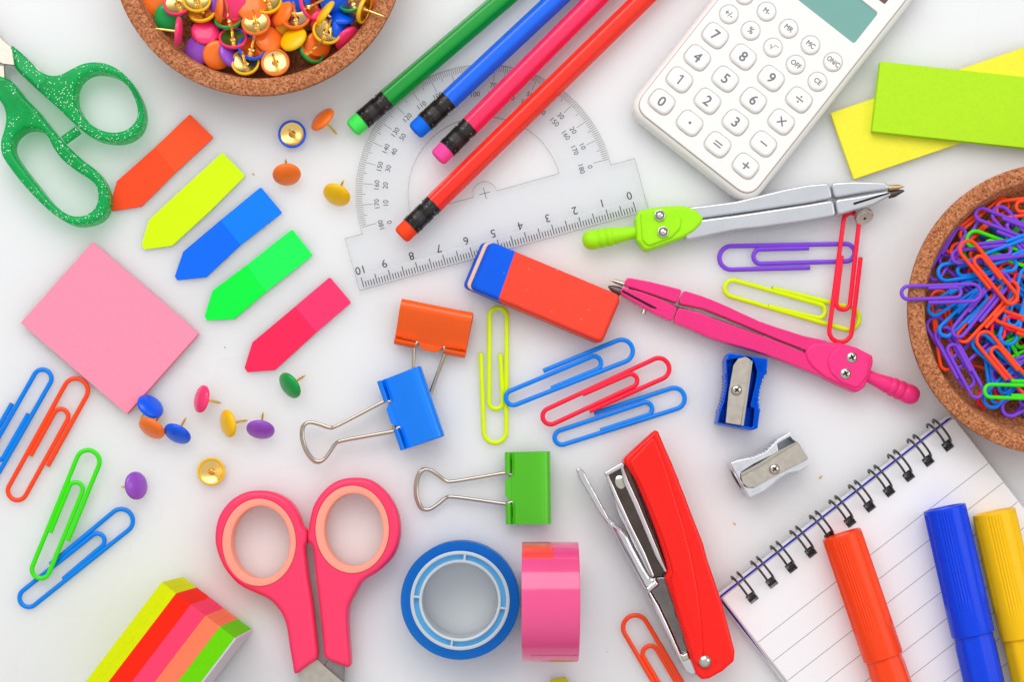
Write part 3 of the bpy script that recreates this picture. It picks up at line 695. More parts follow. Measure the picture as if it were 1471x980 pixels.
for kd, (x, y), s_ in KEYS:
    if kd == 'key': k_ = part('key', plate(keyshape(8.5, 7.1), 8.0, 10.35, .9, 0, 4).mv(x, y), MT['whitekey'], t, 50)
    else: k_ = part('round_key', plate(ell((0, 0), 3.15, 3.15, n=32), 8.0, 10.1, .8, 0, 4).mv(x, y), MT['whitekey'], t, 50)
    zt = 10.37 if kd == 'key' else 10.12
    b_ = lambda *a: bar(*a, .5, zt, .03)
    if s_ == '+': g = box(0, 0, zt, 2.9, .55, .04, .02)+box(0, 0, zt+.045, .55, 2.9, .04, .02)
    elif s_ == '-': g = box(0, 0, zt, 2.9, .5, .04, .02)
    elif s_ == '=': g = box(0, .55, zt, 3.1, .5, .04, .02)+box(0, -.55, zt, 3.1, .5, .04, .02)
    elif s_ == 'x': g = bar(-1.25, -1.25, 1.25, 1.25, .5, zt)+bar(-1.25, 1.25, 1.25, -1.25, .5, zt+.035)
    elif s_ == '/': g = box(0, 0, zt, 3.0, .5, .04, .02)+plate(ell((0, 1.05), .36, .36, n=12), zt, zt+.03, 0)+plate(ell((0, -1.05), .36, .36, n=12), zt, zt+.03, 0)
    elif s_ == '.': g = plate(ell((0, 0), .5, .5, n=14), zt, zt+.03, 0)
    elif s_ == 'sqrt': g = bar(-1.5, -.1, -.95, .2, .2, zt)+bar(-.95, .2, -.4, -1.0, .3, zt+.001)+bar(-.4, -1.0, .25, 1.0, .2, zt+.002)+bar(.25, .95, 1.7, .95, .2, zt+.003)
    elif s_ == '1': g = bar(.35, -1.8, .35, 1.8, .52, zt)+bar(.42, 1.72, -.75, 1.0, .45, zt+.035)
    elif kd == 'key': g = fat(s_, 5.0).mv(0, 0, zt)
    else: g = fat(s_, {'+/-': 3.0, '%': 3.2}.get(s_, 2.5), .06, .78 if len(s_) > 3 else .92).mv(0, 0, zt)
    part('key_legend', g.mv(x, y), MT['legend'], k_)

# ------------------------------------------------------------------ eraser
t0 = W(650+105/5.446, 330+420/5.446, 10); e = [W(650+x/5.446, 330+y/5.446, 11) for x, y in ((300, 88), (1318, 515), (1170, 885), (130, 450))]
ex = (e[1]-e[0]+e[2]-e[3]).normalized(); ey = Vector((-ex.y, ex.x, 0)); ec = (e[0]+e[1]+e[2]+e[3])/4; EL = ((e[1]-e[0]).length+(e[2]-e[3]).length)/2; EW = ((e[1]-e[2]).length+(e[0]-e[3]).length)/2
EX = basis(Vector((ec.x, ec.y, 0)), ex, ey, Vector((0, 0, 1)))
t = thing('eraser', 'red and blue eraser with a cream middle layer lying against the ruler edge', 'eraser', (ec.x, ec.y, 0))
def slab(x0b, x0t, x1b, x1t, z0_, z1_, bt, bb_, w):
    """side profile block with slanted ends; corners rounded"""
    n = 6; loops = []
    zs = [(z0_, bb_), (z0_+bb_*.35, bb_*.35), (z0_+bb_, 0)] if bb_ else [(z0_, 0)]
    zs += [(z1_-bt, 0), (z1_-bt*.35, bt*.3), (z1_-bt*.08, bt*.72), (z1_, bt*1.3)] if bt else [(z1_, 0)]
    v = []; f = []; cnt = None
    for z, ins in zs:
        k = (z-z0_)/(z1_-z0_); a = x0b+(x0t-x0b)*k+ins; b = x1b+(x1t-x1b)*k-ins
        lp = rp([(a, -w/2+ins), (b, -w/2+ins), (b, w/2-ins), (a, w/2-ins)], [2.2, 2.2, 2.2, 2.2], 5); cnt = len(lp)
        v += [Vector((q[0], q[1], z)) for q in lp]
    for r_ in range(len(zs)-1):
        for i in range(cnt): f.append((r_*cnt+i, r_*cnt+(i+1) % cnt, (r_+1)*cnt+(i+1) % cnt, (r_+1)*cnt+i))
    f.append(tuple(range(cnt))[::-1]); f.append(tuple(range((len(zs)-1)*cnt, len(zs)*cnt)))
    return M(v, f)
def rubber(name, c):
    m = mat(name, c, .8, spec=.2, var=.05, vs=250, bump=.1, bs=1800); N, L, p = nodes(m)
    b0 = p.inputs['Base Color'].links[0].from_socket; tc = N.new('ShaderNodeTexCoord'); vo = N.new('ShaderNodeTexVoronoi'); vo.inputs['Scale'].default_value = 330; L.new(tc.outputs['Object'], vo.inputs['Vector'])
    lt = N.new('ShaderNodeMath'); lt.operation = 'LESS_THAN'; lt.inputs[1].default_value = .055; L.new(vo.outputs['Distance'], lt.inputs[0])
    mx = N.new('ShaderNodeMix'); mx.data_type = 'RGBA'; L.new(lt.outputs[0], mx.inputs['Factor']); L.new(b0, mx.inputs['A']); mx.inputs['B'].default_value = (*lin((240, 170, 150)), 1); L.new(mx.outputs['Result'], p.inputs['Base Color']); return m
RB = rubber('red_rubber', (255, 96, 76)); BB = rubber('blue_rubber', (24, 112, 230))
xs = -EL/2+EL*0.205; h1 = 5.5; h2 = 6.2; h3 = 11.2
dy = 3.0
def split(xa, xb, z0_, z1_, bt, bb_, left):
    m = slab(-EL/2-3.0+(z0_*.30), -EL/2-3.0+(z1_*.42), EL/2+.5-z0_*.0, EL/2-.3, z0_, z1_, bt, bb_, EW)
    return m
def cutx(m, x, keep_left, slope):
    bm = bmesh.new(); vs = [bm.verts.new(v) for v in m.v]
    for q in m.f: bm.faces.new([vs[i] for i in q])
    nrm = Vector((1, slope, 0)).normalized()
    g = bmesh.ops.bisect_plane(bm, geom=bm.verts[:]+bm.edges[:]+bm.faces[:], plane_co=Vector((x, 0, 0)), plane_no=nrm, clear_outer=keep_left, clear_inner=not keep_left)
    ed = [x_ for x_ in g['geom_cut'] if isinstance(x_, bmesh.types.BMEdge)]
    bmesh.ops.edgeloop_fill(bm, edges=ed)
    bm.verts.index_update(); r_ = M([v.co.copy() for v in bm.verts], [tuple(v.index for v in q.verts) for q in bm.faces]); bm.free(); return r_
top_ = slab(-EL/2-.5, -EL/2+.6, EL/2+.3, EL/2-.2, h2+.01, h3, 1.1, 0, EW)
core_ = slab(-EL/2-1.8, -EL/2-1.2, EL/2+.3, EL/2+.3, h1+.01, h2, 0, 0, EW+.05)
bot_ = slab(-EL/2-3.4, -EL/2-2.0, EL/2-.6, EL/2+.3, .0, h1, 0, .8, EW)
part('upper_blue_end', cutx(top_, xs, True, .06).xf(EX), BB, t, 50); part('upper_red_body', cutx(top_, xs+.01, False, .06).xf(EX), RB, t, 50)
part('cream_core', core_.xf(EX), rubber('cream_rubber', (250, 206, 170)), t, 50)
part('lower_blue_end', cutx(bot_, xs+1, True, .06).xf(EX), BB, t, 50); part('lower_red_body', cutx(bot_, xs+1.01, False, .06).xf(EX), RB, t, 50)

# ------------------------------------------------------------------ binder clips
def binder(jaw, spine, colname, c, z, label, Wd=25.4):
    a = W(*jaw, z+3); b = W(*spine, z+7); d = Vector((b.x-a.x, b.y-a.y, 0)); D = d.length; d.normalize(); s = Vector((-d.y, d.x, 0))
    X = basis(Vector((a.x, a.y, z)), d, s, Vector((0, 0, 1)))
    mt = mat(colname+'_clip_enamel', c, .24, coat=.4, var=.02)
    t = thing('binder_clip', label, 'binder clip', (a.x, a.y, z), 'folded steel binder clips')
    hw = Wd/2; hs = 9.6
    # cross section of bent sheet: lower jaw - spine - upper jaw, as a closed strip, extruded across the width
    mid = [(1.2, 0.45)]+[(D*.5, .3), (D-1.3, .3)]+[(D-1.3+1.3*math.sin(k*PI/10), 1.6-1.3*math.cos(k*PI/10)) for k in range(1, 6)]
    th0 = math.atan2(hs-3.4, D-1.5)
    mid += [(D, hs-3.4)]+[(D-2.4+2.4*math.cos(k*(PI/2+th0)/8*.98), hs-3.0+2.4*math.sin(k*(PI/2+th0)/8*.98)) for k in range(1, 9)]
    mid += [(D*.5, 3.1+(hs-3.6)*.5), (1.6, 3.0)]
    MP = [Vector((p[0], 0, p[1])) for p in mid]; th = .28; v = []; f = []
    o_, i_ = [], []
    for k in range(len(MP)):
        tg = MP[min(k+1, len(MP)-1)]-MP[max(k-1, 0)]; tg.normalize(); n = Vector((tg.z, 0, -tg.x))*th
        o_.append(MP[k]+n); i_.append(MP[k]-n)
    ring = o_+i_[::-1]; nn = len(ring)
    for y in (-hw, hw): v += [Vector((q.x, y, q.z)) for q in ring]
    for k in range(nn): f.append((k, (k+1) % nn, nn+(k+1) % nn, nn+k))
    tr = tessellate_polygon([[Vector((q.x, q.z, 0)) for q in ring]])
    for q in tr: f.append(tuple(q)); f.append(tuple(i+nn for i in q[::-1]))
    part('spring_body', M(v, f).xf(X), mt, t, 35)
    for sg in (-1, 1):           # rolled lips that hold the handle
        prof = [Vector((1.4+1.45*math.cos(k), 0, 3.5+1.4*math.sin(k))) for k in [PI/2+j*PI*1.75/12 for j in range(13)]]
        vv = []; ff = []
        y0 = sg*hw; y1 = sg*hw*.40
        for q in prof:
            n = (q-Vector((1.4, 0, 3.5))).normalized()*.26
            vv += [Vector((q.x+n.x, y0, q.z+n.z)), Vector((q.x-n.x, y0, q.z-n.z)), Vector((q.x-n.x, y1*(1.0), q.z-n.z)), Vector((q.x+n.x, y1, q.z+n.z))]
        for k in range(12):
            for e_ in range(4): ff.append((k*4+e_, k*4+(e_+1) % 4, k*4+4+(e_+1) % 4, k*4+4+e_))
        ff += [(0, 1, 2, 3), (48, 51, 50, 49)]
        part('rolled_lip', M(vv, ff).xf(X), mt, t, 35)
        lo = M([Vector((q.x, q.y, 1.9-(q.z-1.9)*1.0+.1) if False else (q.x, q.y, .2+(q.z-1.9)*.55)) for q in vv], ff)
        part('rolled_lip', lo.xf(X), mt, t, 35)
    tabm = plate(rp([(1.9, -hw*.36), (.6, -hw*.27), (-.3, -hw*.20), (-.3, hw*.20), (.6, hw*.27), (1.9, hw*.36)], .6, 4), -.25, .25, .1, .1, 2)
    part('jaw_tab', tabm.xf(T(0, 0, 2.95) @ Matrix.Rotation(-th0*.6, 4, 'Y')).xf(X), mt, t, 35)
    for zz0, zz1, k in ((3.1, 1.7, 1.0), (.95, .65, 1.02)):
        half = [(2.2, 5.1, zz0), (0.6, 5.3, zz0), (-1.2, 5.35, zz0), (-11, 3.9, zz0+(zz1-zz0)*.4), (-20, 2.7, zz0+(zz1-zz0)*.65), (-22.5, 3.1, zz1), (-26, 5.6, zz1), (-29, 7.1, zz1), (-31.4, 6.4, zz1), (-32.9, 3.4, zz1), (-33.3, 0, zz1)]
        pth = [(2.4, hw*.8, zz0)]+half+[(x, -y, z_) for x, y, z_ in half[-2::-1]]+[(2.4, -hw*.8, zz0)]
        pth = [(x*k*(.945 if x < 0 else 1), y*k, z_) for x, y, z_ in pth]
        part('wire_handle', tube(sm(pth, 5, False), .62, 10).xf(X), MT['wire'], t, 60)
binder((617, 503), (628.6, 440), 'orange', (250, 114, 24), 0.4, 'orange binder clip at the top, its handles under the blue clip')
binder((559.5, 598), (620.5, 576), 'blue', (0, 148, 250), 3.2, 'blue binder clip resting on the handles of the orange one')
binder((727, 702), (790, 701), 'green', (100, 194, 50), 0.4, 'green binder clip with its handles pointing left, beside the stapler')

# ------------------------------------------------------------------ sharpeners
def sharpener(f, body, recess, blade, bev_line, scr_c, hgt, bm_, label, holeface=None):
    P = f(*body); c = sum(P, Vector())/len(P); t = thing('pencil_sharpener', label, 'sharpener', (c.x, c.y, 0), 'metal wedge sharpeners')
    rc = f(*recess)
    part('body', plate([rp(P, .5, 3), rp(rc, .5, 3)], 2.0, hgt, .35, 0, 2), bm_, t, 35)
    part('lower_body', plate(rp(P, .5, 3), 0, 1.98, 0, .3, 2), bm_, t, 35)
    bl = f(*blade); part('blade', plate(rp(bl, .4, 3), hgt-.35, hgt+.45, .08, 0, 1), MT['blade'], t, 25)
    bv = f(*bev_line); part('blade_bevel', plate(bv, hgt-.4, hgt+.2, .12, 0, 1), MT['steel'], t, 25)
    s = f(scr_c)[0]; sc_ = part('screw', lathe([(1.95, 0), (1.9, .35), (1.5, .8), (.8, 1.05), (0, 1.1)], 24).mv(s.x, s.y, hgt+.45), MT['steel'], t)
    part('screw_slot', (box(0, 0, 0, 1.9, .5, .5, .05)+box(0, 0, .02, .5, 1.9, .5, .05)).xf(T(s.x, s.y, hgt+1.32) @ RZ(.9)), MT['slot'], sc_)
    # knurl ridges along the waisted sides and stipple on the shoulders
    return t, P
def knurl(f, pts, n, z0_, z1_, mt, parent):
    P = f(*pts); m = M(); Q = sm(P, 8, False)
    for k in range(n):
        q = Q[int((len(Q)-1)*k/(n-1))]; m = m+tube([(q.x, q.y, z0_), (q.x, q.y, z1_)], .42, 6)
    part('grip_ridges', m, mt, parent, kind='stuff')
def stipple(f, quads, mt, z, parent):
    m = M()
    for (a, b, c, d, nu, nv) in quads:
        a, b, c, d = f(a, b, c, d)
        for i in range(nu):
            for j in range(nv):
                u = (i+.5+(j % 2)*.5)/(nu+.5); v_ = (j+.5)/nv; p = (a*(1-u)+b*u)*(1-v_)+(d*(1-u)+c*u)*v_
                m = m+lathe([(.24, 0), (.15, .14), (0, .16)], 6).mv(p.x, p.y, z)
    part('stipple_dots', m, mt, parent, kind='stuff')
blueal = mat('blue_anodised', (0, 84, 214), .26, metal=.75, var=.08, vs=900, bump=.06, bs=900)
silal = mat('silver_cast', (214, 216, 222), .40, metal=.7, var=.05, vs=900, bump=.06, bs=900)
fb = ZM(1010, 490, 4.083, 11.5)
t, P = sharpener(fb, [(150, 68), (382, 103), (376, 172), (345, 235), (330, 300), (325, 370), (335, 415), (322, 512), (296, 522), (84, 482), (98, 412), (122, 345), (138, 265), (138, 200), (134, 110)],
  [(212, 104), (262, 90), (300, 120), (318, 180), (306, 260), (276, 386), (302, 394), (292, 508), (236, 498), (150, 480), (164, 300), (185, 150)],
  [(132, 480), (150, 300), (178, 142), (205, 104), (250, 92), (278, 108), (268, 200), (220, 495)], [(278, 110), (293, 120), (240, 498), (221, 496)], (196, 288), 11.0, blueal, 'blue metal pencil sharpener below the pink compass')
knurl(fb, [(137, 195), (137, 265), (122, 340), (100, 410)], 13, .6, 10.2, blueal, t); knurl(fb, [(372, 180), (344, 237), (330, 300), (326, 370), (333, 410)], 13, .6, 10.2, blueal, t)
stipple(fb, [((155, 92), (180, 96), (170, 150), (150, 150), 2, 4), ((290, 108), (370, 120), (345, 180), (325, 165), 6, 4), ((300, 330), (316, 330), (318, 390), (300, 385), 2, 4), ((112, 400), (130, 400), (122, 465), (106, 462), 2, 4)], blueal, 11.0, t)
fs = ZM(1010, 490, 4.083, 11.5)
t, P = sharpener(fs, [(160, 716), (200, 700), (300, 680), (370, 650), (440, 578), (515, 532), (528, 570), (560, 592), (622, 690), (622, 734), (565, 764), (500, 776), (450, 806), (400, 850), (360, 882), (275, 922), (250, 880)],
  [(225, 770), (300, 722), (445, 650), (436, 606), (510, 562), (560, 598), (520, 640), (420, 700), (300, 860), (255, 858), (224, 826)],
  [(222, 796), (330, 740), (450, 662), (556, 598), (618, 690), (560, 722), (400, 802), (300, 860), (262, 860), (232, 836)], [(221, 775), (330, 715), (450, 640), (548, 590), (556, 598), (450, 662), (330, 740), (222, 796)], (418, 752), 11.0, silal, 'silver metal pencil sharpener above the spiral notebook')
knurl(fs, [(215, 700), (300, 678), (370, 645), (440, 580)], 14, .6, 10.2, silal, t); knurl(fs, [(375, 872), (445, 812), (500, 778), (560, 766)], 12, .6, 10.2, silal, t)
stipple(fs, [((185, 722), (240, 712), (230, 752), (205, 770), 4, 4), ((250, 715), (420, 640), (420, 618), (245, 700), 9, 2), ((285, 880), (345, 852), (350, 866), (290, 898), 5, 2), ((520, 748), (610, 700), (612, 722), (530, 762), 6, 1)], silal, 11.0, t)
ha = fs((160, 716))[0]; hb_ = fs((262, 902))[0]; hd_ = (hb_-ha); hd_.z = 0; hd_.normalize(); hn = Vector((hd_.y, -hd_.x, 0)); hn = hn if hn.x < 0 else -hn
hp = (ha+hb_)/2+hn*.42
HX = basis(Vector((hp.x, hp.y, 5.8)), hd_, Vector((0, 0, 1)), hn)
hr = part('pencil_hole_rim', lathe([(4.6, -.35), (4.5, .05), (4.1, .1), (3.9, -.1)], 28).xf(HX), silal, t)
part('pencil_hole_shade', lathe([(3.92, -.05), (0, -.06)], 28).xf(HX), MT['slot'], hr)  # flat dark disc painted in for the shade inside the hole

# ------------------------------------------------------------------ spiral notebook
NBo = W(1036, 860, 4); NA = R(37.9)
t = thing('spiral_notebook', 'spiral bound notebook open at a blank lined page', 'notebook', (NBo.x, NBo.y, 0), local=True); t.rotation_euler = (0, 0, NA)
PWd, PH = 103.5, 146
def NR(x0, y0, x1, y1, r=.4): return rp([(x0, y0), (x1, y0), (x1, y1), (x0, y1)], r, 3)
hx = [8.75+8.72*i for i in range(11)]; hy = -6.6
sq = [rp([(x-1.75, hy-1.7), (x+1.75, hy-1.7), (x+1.75, hy+1.7), (x-1.75, hy+1.7)], .3, 2) for x in hx]
part('back_cover', plate([NR(-1.0, -PH-.6, PWd+.4, 1.5, 1.5)]+sq, 0.05, .55, .05, .05, 1), MT['paper'], t, 30)
part('blue_cover', plate([NR(-.6, -PH-.3, PWd+.2, .55, 1.5)]+sq, .58, .95, .05, .05, 1), MT['bluecard'], t, 30)
m = M()
for k in range(6):
    o = random.uniform(-.15, .15); m = m+plate([NR(.1+o, -PH+o, PWd+o*.6, -.0+(-.1*k*.1)-.05, .8)]+sq, .98+k*.42, .98+k*.42+.38, 0, 0)
part('page_block', m, MT['papergrey'], t, 30)
# lowest sheets spread a little at the left, as the worn pad in the photo
part('loose_page', plate([(.3, -1), (-1.9, -PH*.5), (-3.2, -PH), (20, -PH), (20, -1)], 1.0, 1.1, 0, 0), MT['paper'], t, 30)
top = part('top_page', plate([NR(.6, -PH, PWd, -.35, .8)]+sq, 3.52, 3.62, .02, 0, 1), MT['paper'], t, 30)
for k in range(15):
    y = -20.3-8.52*k
    if y > -PH+2: part('ruled_line', box((PWd+.6)/2, y, 3.64, PWd-.9, .22, .02, .005), MT['rule'], top)
for i, x in enumerate(hx):
    m = M()
    for sg in (-1, 1):
        pth = []
        for k in range(25):
            a = -PI*.06+k*(2*PI*.90)/24 if False else R(-28)+k*R(250)/24
            yy = -1.0-4.85*math.cos(a)
            zz = 4.9+4.4*math.sin(a)
            pth.append((x+sg*(1.28-.1*math.sin(a)), -2*.0+yy*1.0-0.0, max(zz, .5)))
        m = m+tube(pth, .42, 7)
    a0 = R(-28); yy = -1.0-4.85*math.cos(a0); zz = 4.9+4.4*math.sin(a0)
    m = m+tube([(x-1.3, yy, zz), (x-1.1, yy-.9, zz-.5), (x-.5, yy-1.6, zz-.7), (x+.5, yy-1.6, zz-.7), (x+1.1, yy-.9, zz-.5), (x+1.3, yy, zz)], .42, 7)
    m = m+tube([(x-1.5, yy-.6, 2.0), (x+1.5, yy-.6, 2.0)], .95, 7)+tube([(x-1.5, yy-1.7, 1.6), (x+1.5, yy-1.7, 1.6)], .7, 7)
    part('wire_ring', m, MT['black'], t, 60)

# ------------------------------------------------------------------ felt pens
def felt(name, c, cap0, cap1, wpx, z, label, dark):
    a = W(*cap0, z); b = W(*cap1, z); d = (b-a).normalized(); Lc = (b-a).length; s = Vector((-d.y, d.x, 0)); X = basis(a, s, Vector((0, 0, 1)), d)
    Rr = wpx/2/PPM*(H-z)/H
    mt = mat(name+'_pen_plastic', c, .28, coat=.1, var=.02)
    t = thing('felt_pen', label, 'felt pen', (a.x, a.y, 0), 'thick felt pens lying on the notebook')
    def loft(zs, flute, n=400, hexk=0):
        v = []; f = []
        for (z_, r_, fl) in zs:
            for i in range(n):
                an = 2*PI*i/n; rr_ = r_
                sec = (an/(2*PI/5)) % 1.0            # five fluted panels round the cap
                if fl and .22 < sec < .78:
                    rr_ -= .34*fl*(0.5-0.5*math.cos((sec-.22)/.56*2*PI*5))
                if hexk:
                    th = ((an) % (PI/4))-PI/8; rr_ = min(r_, r_*.955/math.cos(th))
                v.append(Vector((rr_*math.cos(an), rr_*math.sin(an), z_)))
        for k in range(len(zs)-1):
            for i in range(n): f.append((k*n+i, k*n+(i+1) % n, (k+1)*n+(i+1) % n, (k+1)*n+i))
        f.append(tuple(range(n))[::-1]); f.append(tuple(range((len(zs)-1)*n, len(zs)*n)))
        return M(v, f)
    cap = loft([(.5, Rr*.80, 0), (.12, Rr*.83, 0), (0, Rr*.90, 0), (.1, Rr*.955, 0), (.5, Rr*.975, 0), (1.2, Rr*.975, 0), (1.8, Rr*.978, 1), (Lc*.70, Rr*.985, 1), (Lc*.78, Rr*.985, 0), (Lc*.97, Rr*.99, 0), (Lc-.25, Rr*.985, 0), (Lc, Rr*.95, 0)], 1)
    part('cap', cap.xf(X), mt, t, 30)
    part('cap_lip', lathe([(Rr*.80, .55), (Rr*.55, .65), (0, .7)], 40).xf(X), mt, t, 40)
    part('barrel', loft([(Lc-2, Rr*.90, 0), (Lc+2.0, Rr*.90, 0), (Lc+4, Rr*.93, 0), (Lc+62, Rr*.93, 0), (Lc+64, Rr*.85, 0)], 0, 64, 1).xf(X), mt, t, 20)
Rz = 3.65+7.1
felt('orange', (255, 92, 38), (1208.8, 767), (1269, 945), 58.5, Rz, 'orange felt pen lying on the notebook across its wire rings', 0)
felt('blue', (0, 84, 228), (1356.5, 729), (1397.8, 912), 62, Rz, 'blue felt pen lying on the notebook, middle of the three', 0)
felt('yellow', (248, 204, 8), (1427.5, 735), (1469, 916), 62, Rz, 'yellow felt pen at the lower right edge', 0)

# ------------------------------------------------------------------ compasses
def gp(f, prof, a, b, z, n=28):
    """turned piece between two image points; prof = (fraction along, radius mm)"""
    A_ = f(a)[0]; B_ = f(b)[0]; A_.z = B_.z = z; d = (B_-A_).normalized(); L = (B_-A_).length
    return lathe([(r, k*L) for k, r in prof], n).xf(basis(A_, Vector((-d.y, d.x, 0)), Vector((0, 0, 1)), d))
KN = [(0, 0), (.015, 1.6), (.05, 2.6), (.12, 3.35), (.2, 3.5), (.27, 3.35), (.29, 3.0), (.31, 3.35), (.38, 3.45), (.41, 3.3), (.43, 2.95), (.45, 3.3), (.51, 3.4), (.54, 3.2), (.56, 2.85), (.60, 3.05), (.68, 2.75), (.85, 2.3), (1.0, 2.2)]
def screwhead(x, y, z, r, parent, kind='cross'):
    if kind == 'hex':
        o = part('nut', plate(ell((0, 0), r, r, .3, 6), 0, 1.0, .2, 0, 2).xf(T(x, y, z)), MT['steel'], parent, 25)
        part('screw', lathe([(r*.5, 1.0), (r*.48, 1.5), (r*.3, 1.75), (0, 1.8)], 16).mv(x, y, z), MT['chrome'], o)
        part('nut_washer', lathe([(r*.72, 1.0), (r*.70, 1.1), (r*.55, 1.06)], 20).mv(x, y, z), MT['dark'], o)
    else:
        o = part('screw', lathe([(r, -.2), (r, .25), (r*.8, .6), (r*.4, .8), (0, .85)], 24).mv(x, y, z), MT['steel'], parent)
        part('screw_slot', (box(0, 0, 0, r*1.2, r*.28, .4, .05)+box(0, 0, .02, r*.28, r*1.2, .4, .05)).xf(T(x, y, z+.72) @ RZ(.4)), MT['slot'], o)
f8 = ZM(820, 240, 2.942, 8)
c = f8((420, 250))[0]
t = thing('drawing_compass', 'silver drawing compass with a lime green head, closed', 'compass', (c.x, c.y, 0), 'closed drawing compasses')
hd = f8((272, 215), (285, 184), (340, 172), (400, 165), (470, 162), (520, 175), (562, 212), (550, 240), (520, 270), (480, 295), (400, 325), (330, 350), (312, 352), (300, 335), (278, 310))
part('head', plate(rp(hd, 1.2, 4), 1.4, 8.4, 1.1, .8, 4), MT['limeplastic'], t, 50)
part('head_raised_panel', plate(rp(f8((292, 190), (400, 174), (440, 185), (468, 220), (462, 262), (425, 300), (325, 338), (300, 310)), 2.0, 5), 8.2, 9.1, .7, 0, 3), MT['limeplastic'], t, 50)
kn = part('handle', gp(f8, KN, (50, 308), (282, 268), 4.4), MT['limeplastic'], t, 50)
for q in ((374, 207), (388, 277)):
    s = f8(q)[0]; screwhead(s.x, s.y, 9.05, 2.1, t, 'hex')
up_ = f8((480, 168), (560, 160), (700, 142), (800, 117), (900, 92), (1000, 72), (1093, 64), (1108, 130), (1000, 150), (800, 180), (560, 214), (500, 225))
upt = f8((1100, 64), (1200, 58), (1330, 62), (1350, 75), (1347, 92), (1240, 106), (1116, 128))
lo_ = f8((560, 219), (700, 201), (800, 186), (1000, 156), (1110, 137), (1122, 204), (1000, 226), (900, 240), (800, 254), (700, 264), (600, 285), (490, 308), (470, 250))
lot = f8((1118, 136), (1200, 124), (1345, 98), (1358, 116), (1280, 158), (1170, 190), (1130, 203))
for nm, o_ in (('leg', up_), ('leg_tip', upt), ('leg', lo_), ('leg_tip', lot)):
    part(nm, plate(rp(o_, 1.3, 4), 2.2, 7.6, .75, .4, 5), MT['silverpaint'], t, 50)
sl = f8((1195, 150), (1345, 105), (1346, 112), (1197, 159)); part('tip_slot', plate(sl, 7.55, 7.75, 0, 0), MT['slot'], t)
part('needle', gp(f8, [(0, 1.0), (.6, .9), (1, .05)], (1345, 84), (1416, 78), 6.4, 14), mat('pale_gold_needle', (214, 186, 150), .3, metal=.9), t)
part('lead_holder', gp(f8, [(0, 1.5), (.35, 1.5), (.8, .7), (1, .3)], (1352, 108), (1418, 92), 4.4, 16), MT['dark'], t)
kp = f8((1246, 202))[0]
mm_ = M(); nk = 36; prof = []
v = []; f = []
for zz, rk in ((-1.1, .92), (-.9, 1), (.9, 1), (1.1, .92)):
    for i in range(nk*2): rr_ = 3.3*rk*(1 if i % 2 else .955); v.append(Vector((rr_*math.cos(PI*i/nk), rr_*math.sin(PI*i/nk), zz)))
for k in range(3):
    for i in range(nk*2): f.append((k*nk*2+i, k*nk*2+(i+1) % (nk*2), (k+1)*nk*2+(i+1) % (nk*2), (k+1)*nk*2+i))
f.append(tuple(range(nk*2))[::-1]); f.append(tuple(range(3*nk*2, 4*nk*2)))
kq = Vector((0, 0, 1)).rotation_difference(Vector((.22, -.75, .55)).normalized()).to_matrix().to_4x4()
part('thumb_screw', M(v, f).xf(T(kp.x, kp.y, 4.6) @ kq), MT['steel'], t, 25)
part('thumb_screw_hole', lathe([(.55, 1.14), (0, 1.15)], 12).xf(T(kp.x, kp.y, 4.6) @ kq), MT['slot'], t)
part('thumb_screw_shaft', tube([kp+Vector((-.7, 2.6, -3.6)), kp+Vector((0, 0, -3.4))], .6, 10), MT['steel'], t)

f9 = ZM(860, 380, 2.723, 8)
c = f9((950, 400))[0]
t = thing('drawing_compass', 'pink drawing compass, closed, its tips beside the red eraser', 'compass', (c.x, c.y, 0), 'closed drawing compasses')
hd = f9((808, 345), (815, 322), (840, 307), (890, 303), (945, 307), (1010, 325), (1072, 357), (1074, 385), (1058, 440), (1040, 480), (1014, 500), (990, 492), (930, 465), (880, 440), (835, 402), (815, 372))
part('head', plate(rp(hd, 1.2, 4), 1.4, 8.4, 1.1, .8, 4), MT['pinkplastic'], t, 50)
part('head_raised_panel', plate(rp(f9((905, 345), (935, 322), (1005, 332), (1064, 364), (1048, 440), (1012, 488), (945, 462), (905, 425), (892, 380)), 2.2, 5), 8.2, 9.0, .7, 0, 3), MT['pinkplastic'], t, 50)
part('handle', gp(f9, KN, (1262, 522), (1056, 432), 4.4), MT['pinkplastic'], t, 50)
for q in ((988, 365), (963, 428)):
    s = f9(q)[0]; screwhead(s.x, s.y, 8.95, 1.9, t)
U1 = f9((332, 100), (400, 121), (450, 140), (510, 166), (560, 190), (630, 222), (700, 246), (800, 278), (900, 300), (880, 340), (808, 334), (700, 292), (600, 250), (500, 208), (410, 172), (312, 152))
U2 = f9((102, 64), (115, 50), (200, 66), (328, 98), (308, 150), (200, 112), (101, 80))
L1 = f9((312, 168), (400, 190), (460, 214), (600, 264), (720, 308), (808, 346), (850, 400), (915, 448), (860, 432), (700, 368), (600, 334), (500, 306), (430, 284), (360, 252), (292, 224))
L2 = f9((87, 97), (95, 89), (170, 108), (235, 132), (308, 166), (288, 222), (230, 196), (180, 170), (86, 114))
for nm, o_ in (('leg', U1), ('leg_tip', U2), ('leg', L1), ('leg_tip', L2)):
    part(nm, plate(rp(o_, 1.1, 4), 2.0, 7.6, .36, .4, 4), MT['pinkmetal'], t, 50)
part('tip_slot', plate(f9((92, 98), (225, 168), (228, 174), (205, 168), (92, 107)), 7.55, 7.75, 0, 0), MT['slot'], t)
part('leg_gap_insert', plate(f9((120, 88), (300, 156), (460, 208), (600, 258), (780, 332), (790, 338), (600, 266), (460, 218), (300, 168), (120, 98)), 2.4, 5.2, 0, 0), MT['dark'], t)
part('needle', gp(f9, [(0, .9), (.5, .75), (1, .05)], (101, 73), (38, 52), 4.8, 14), MT['wire'], t)
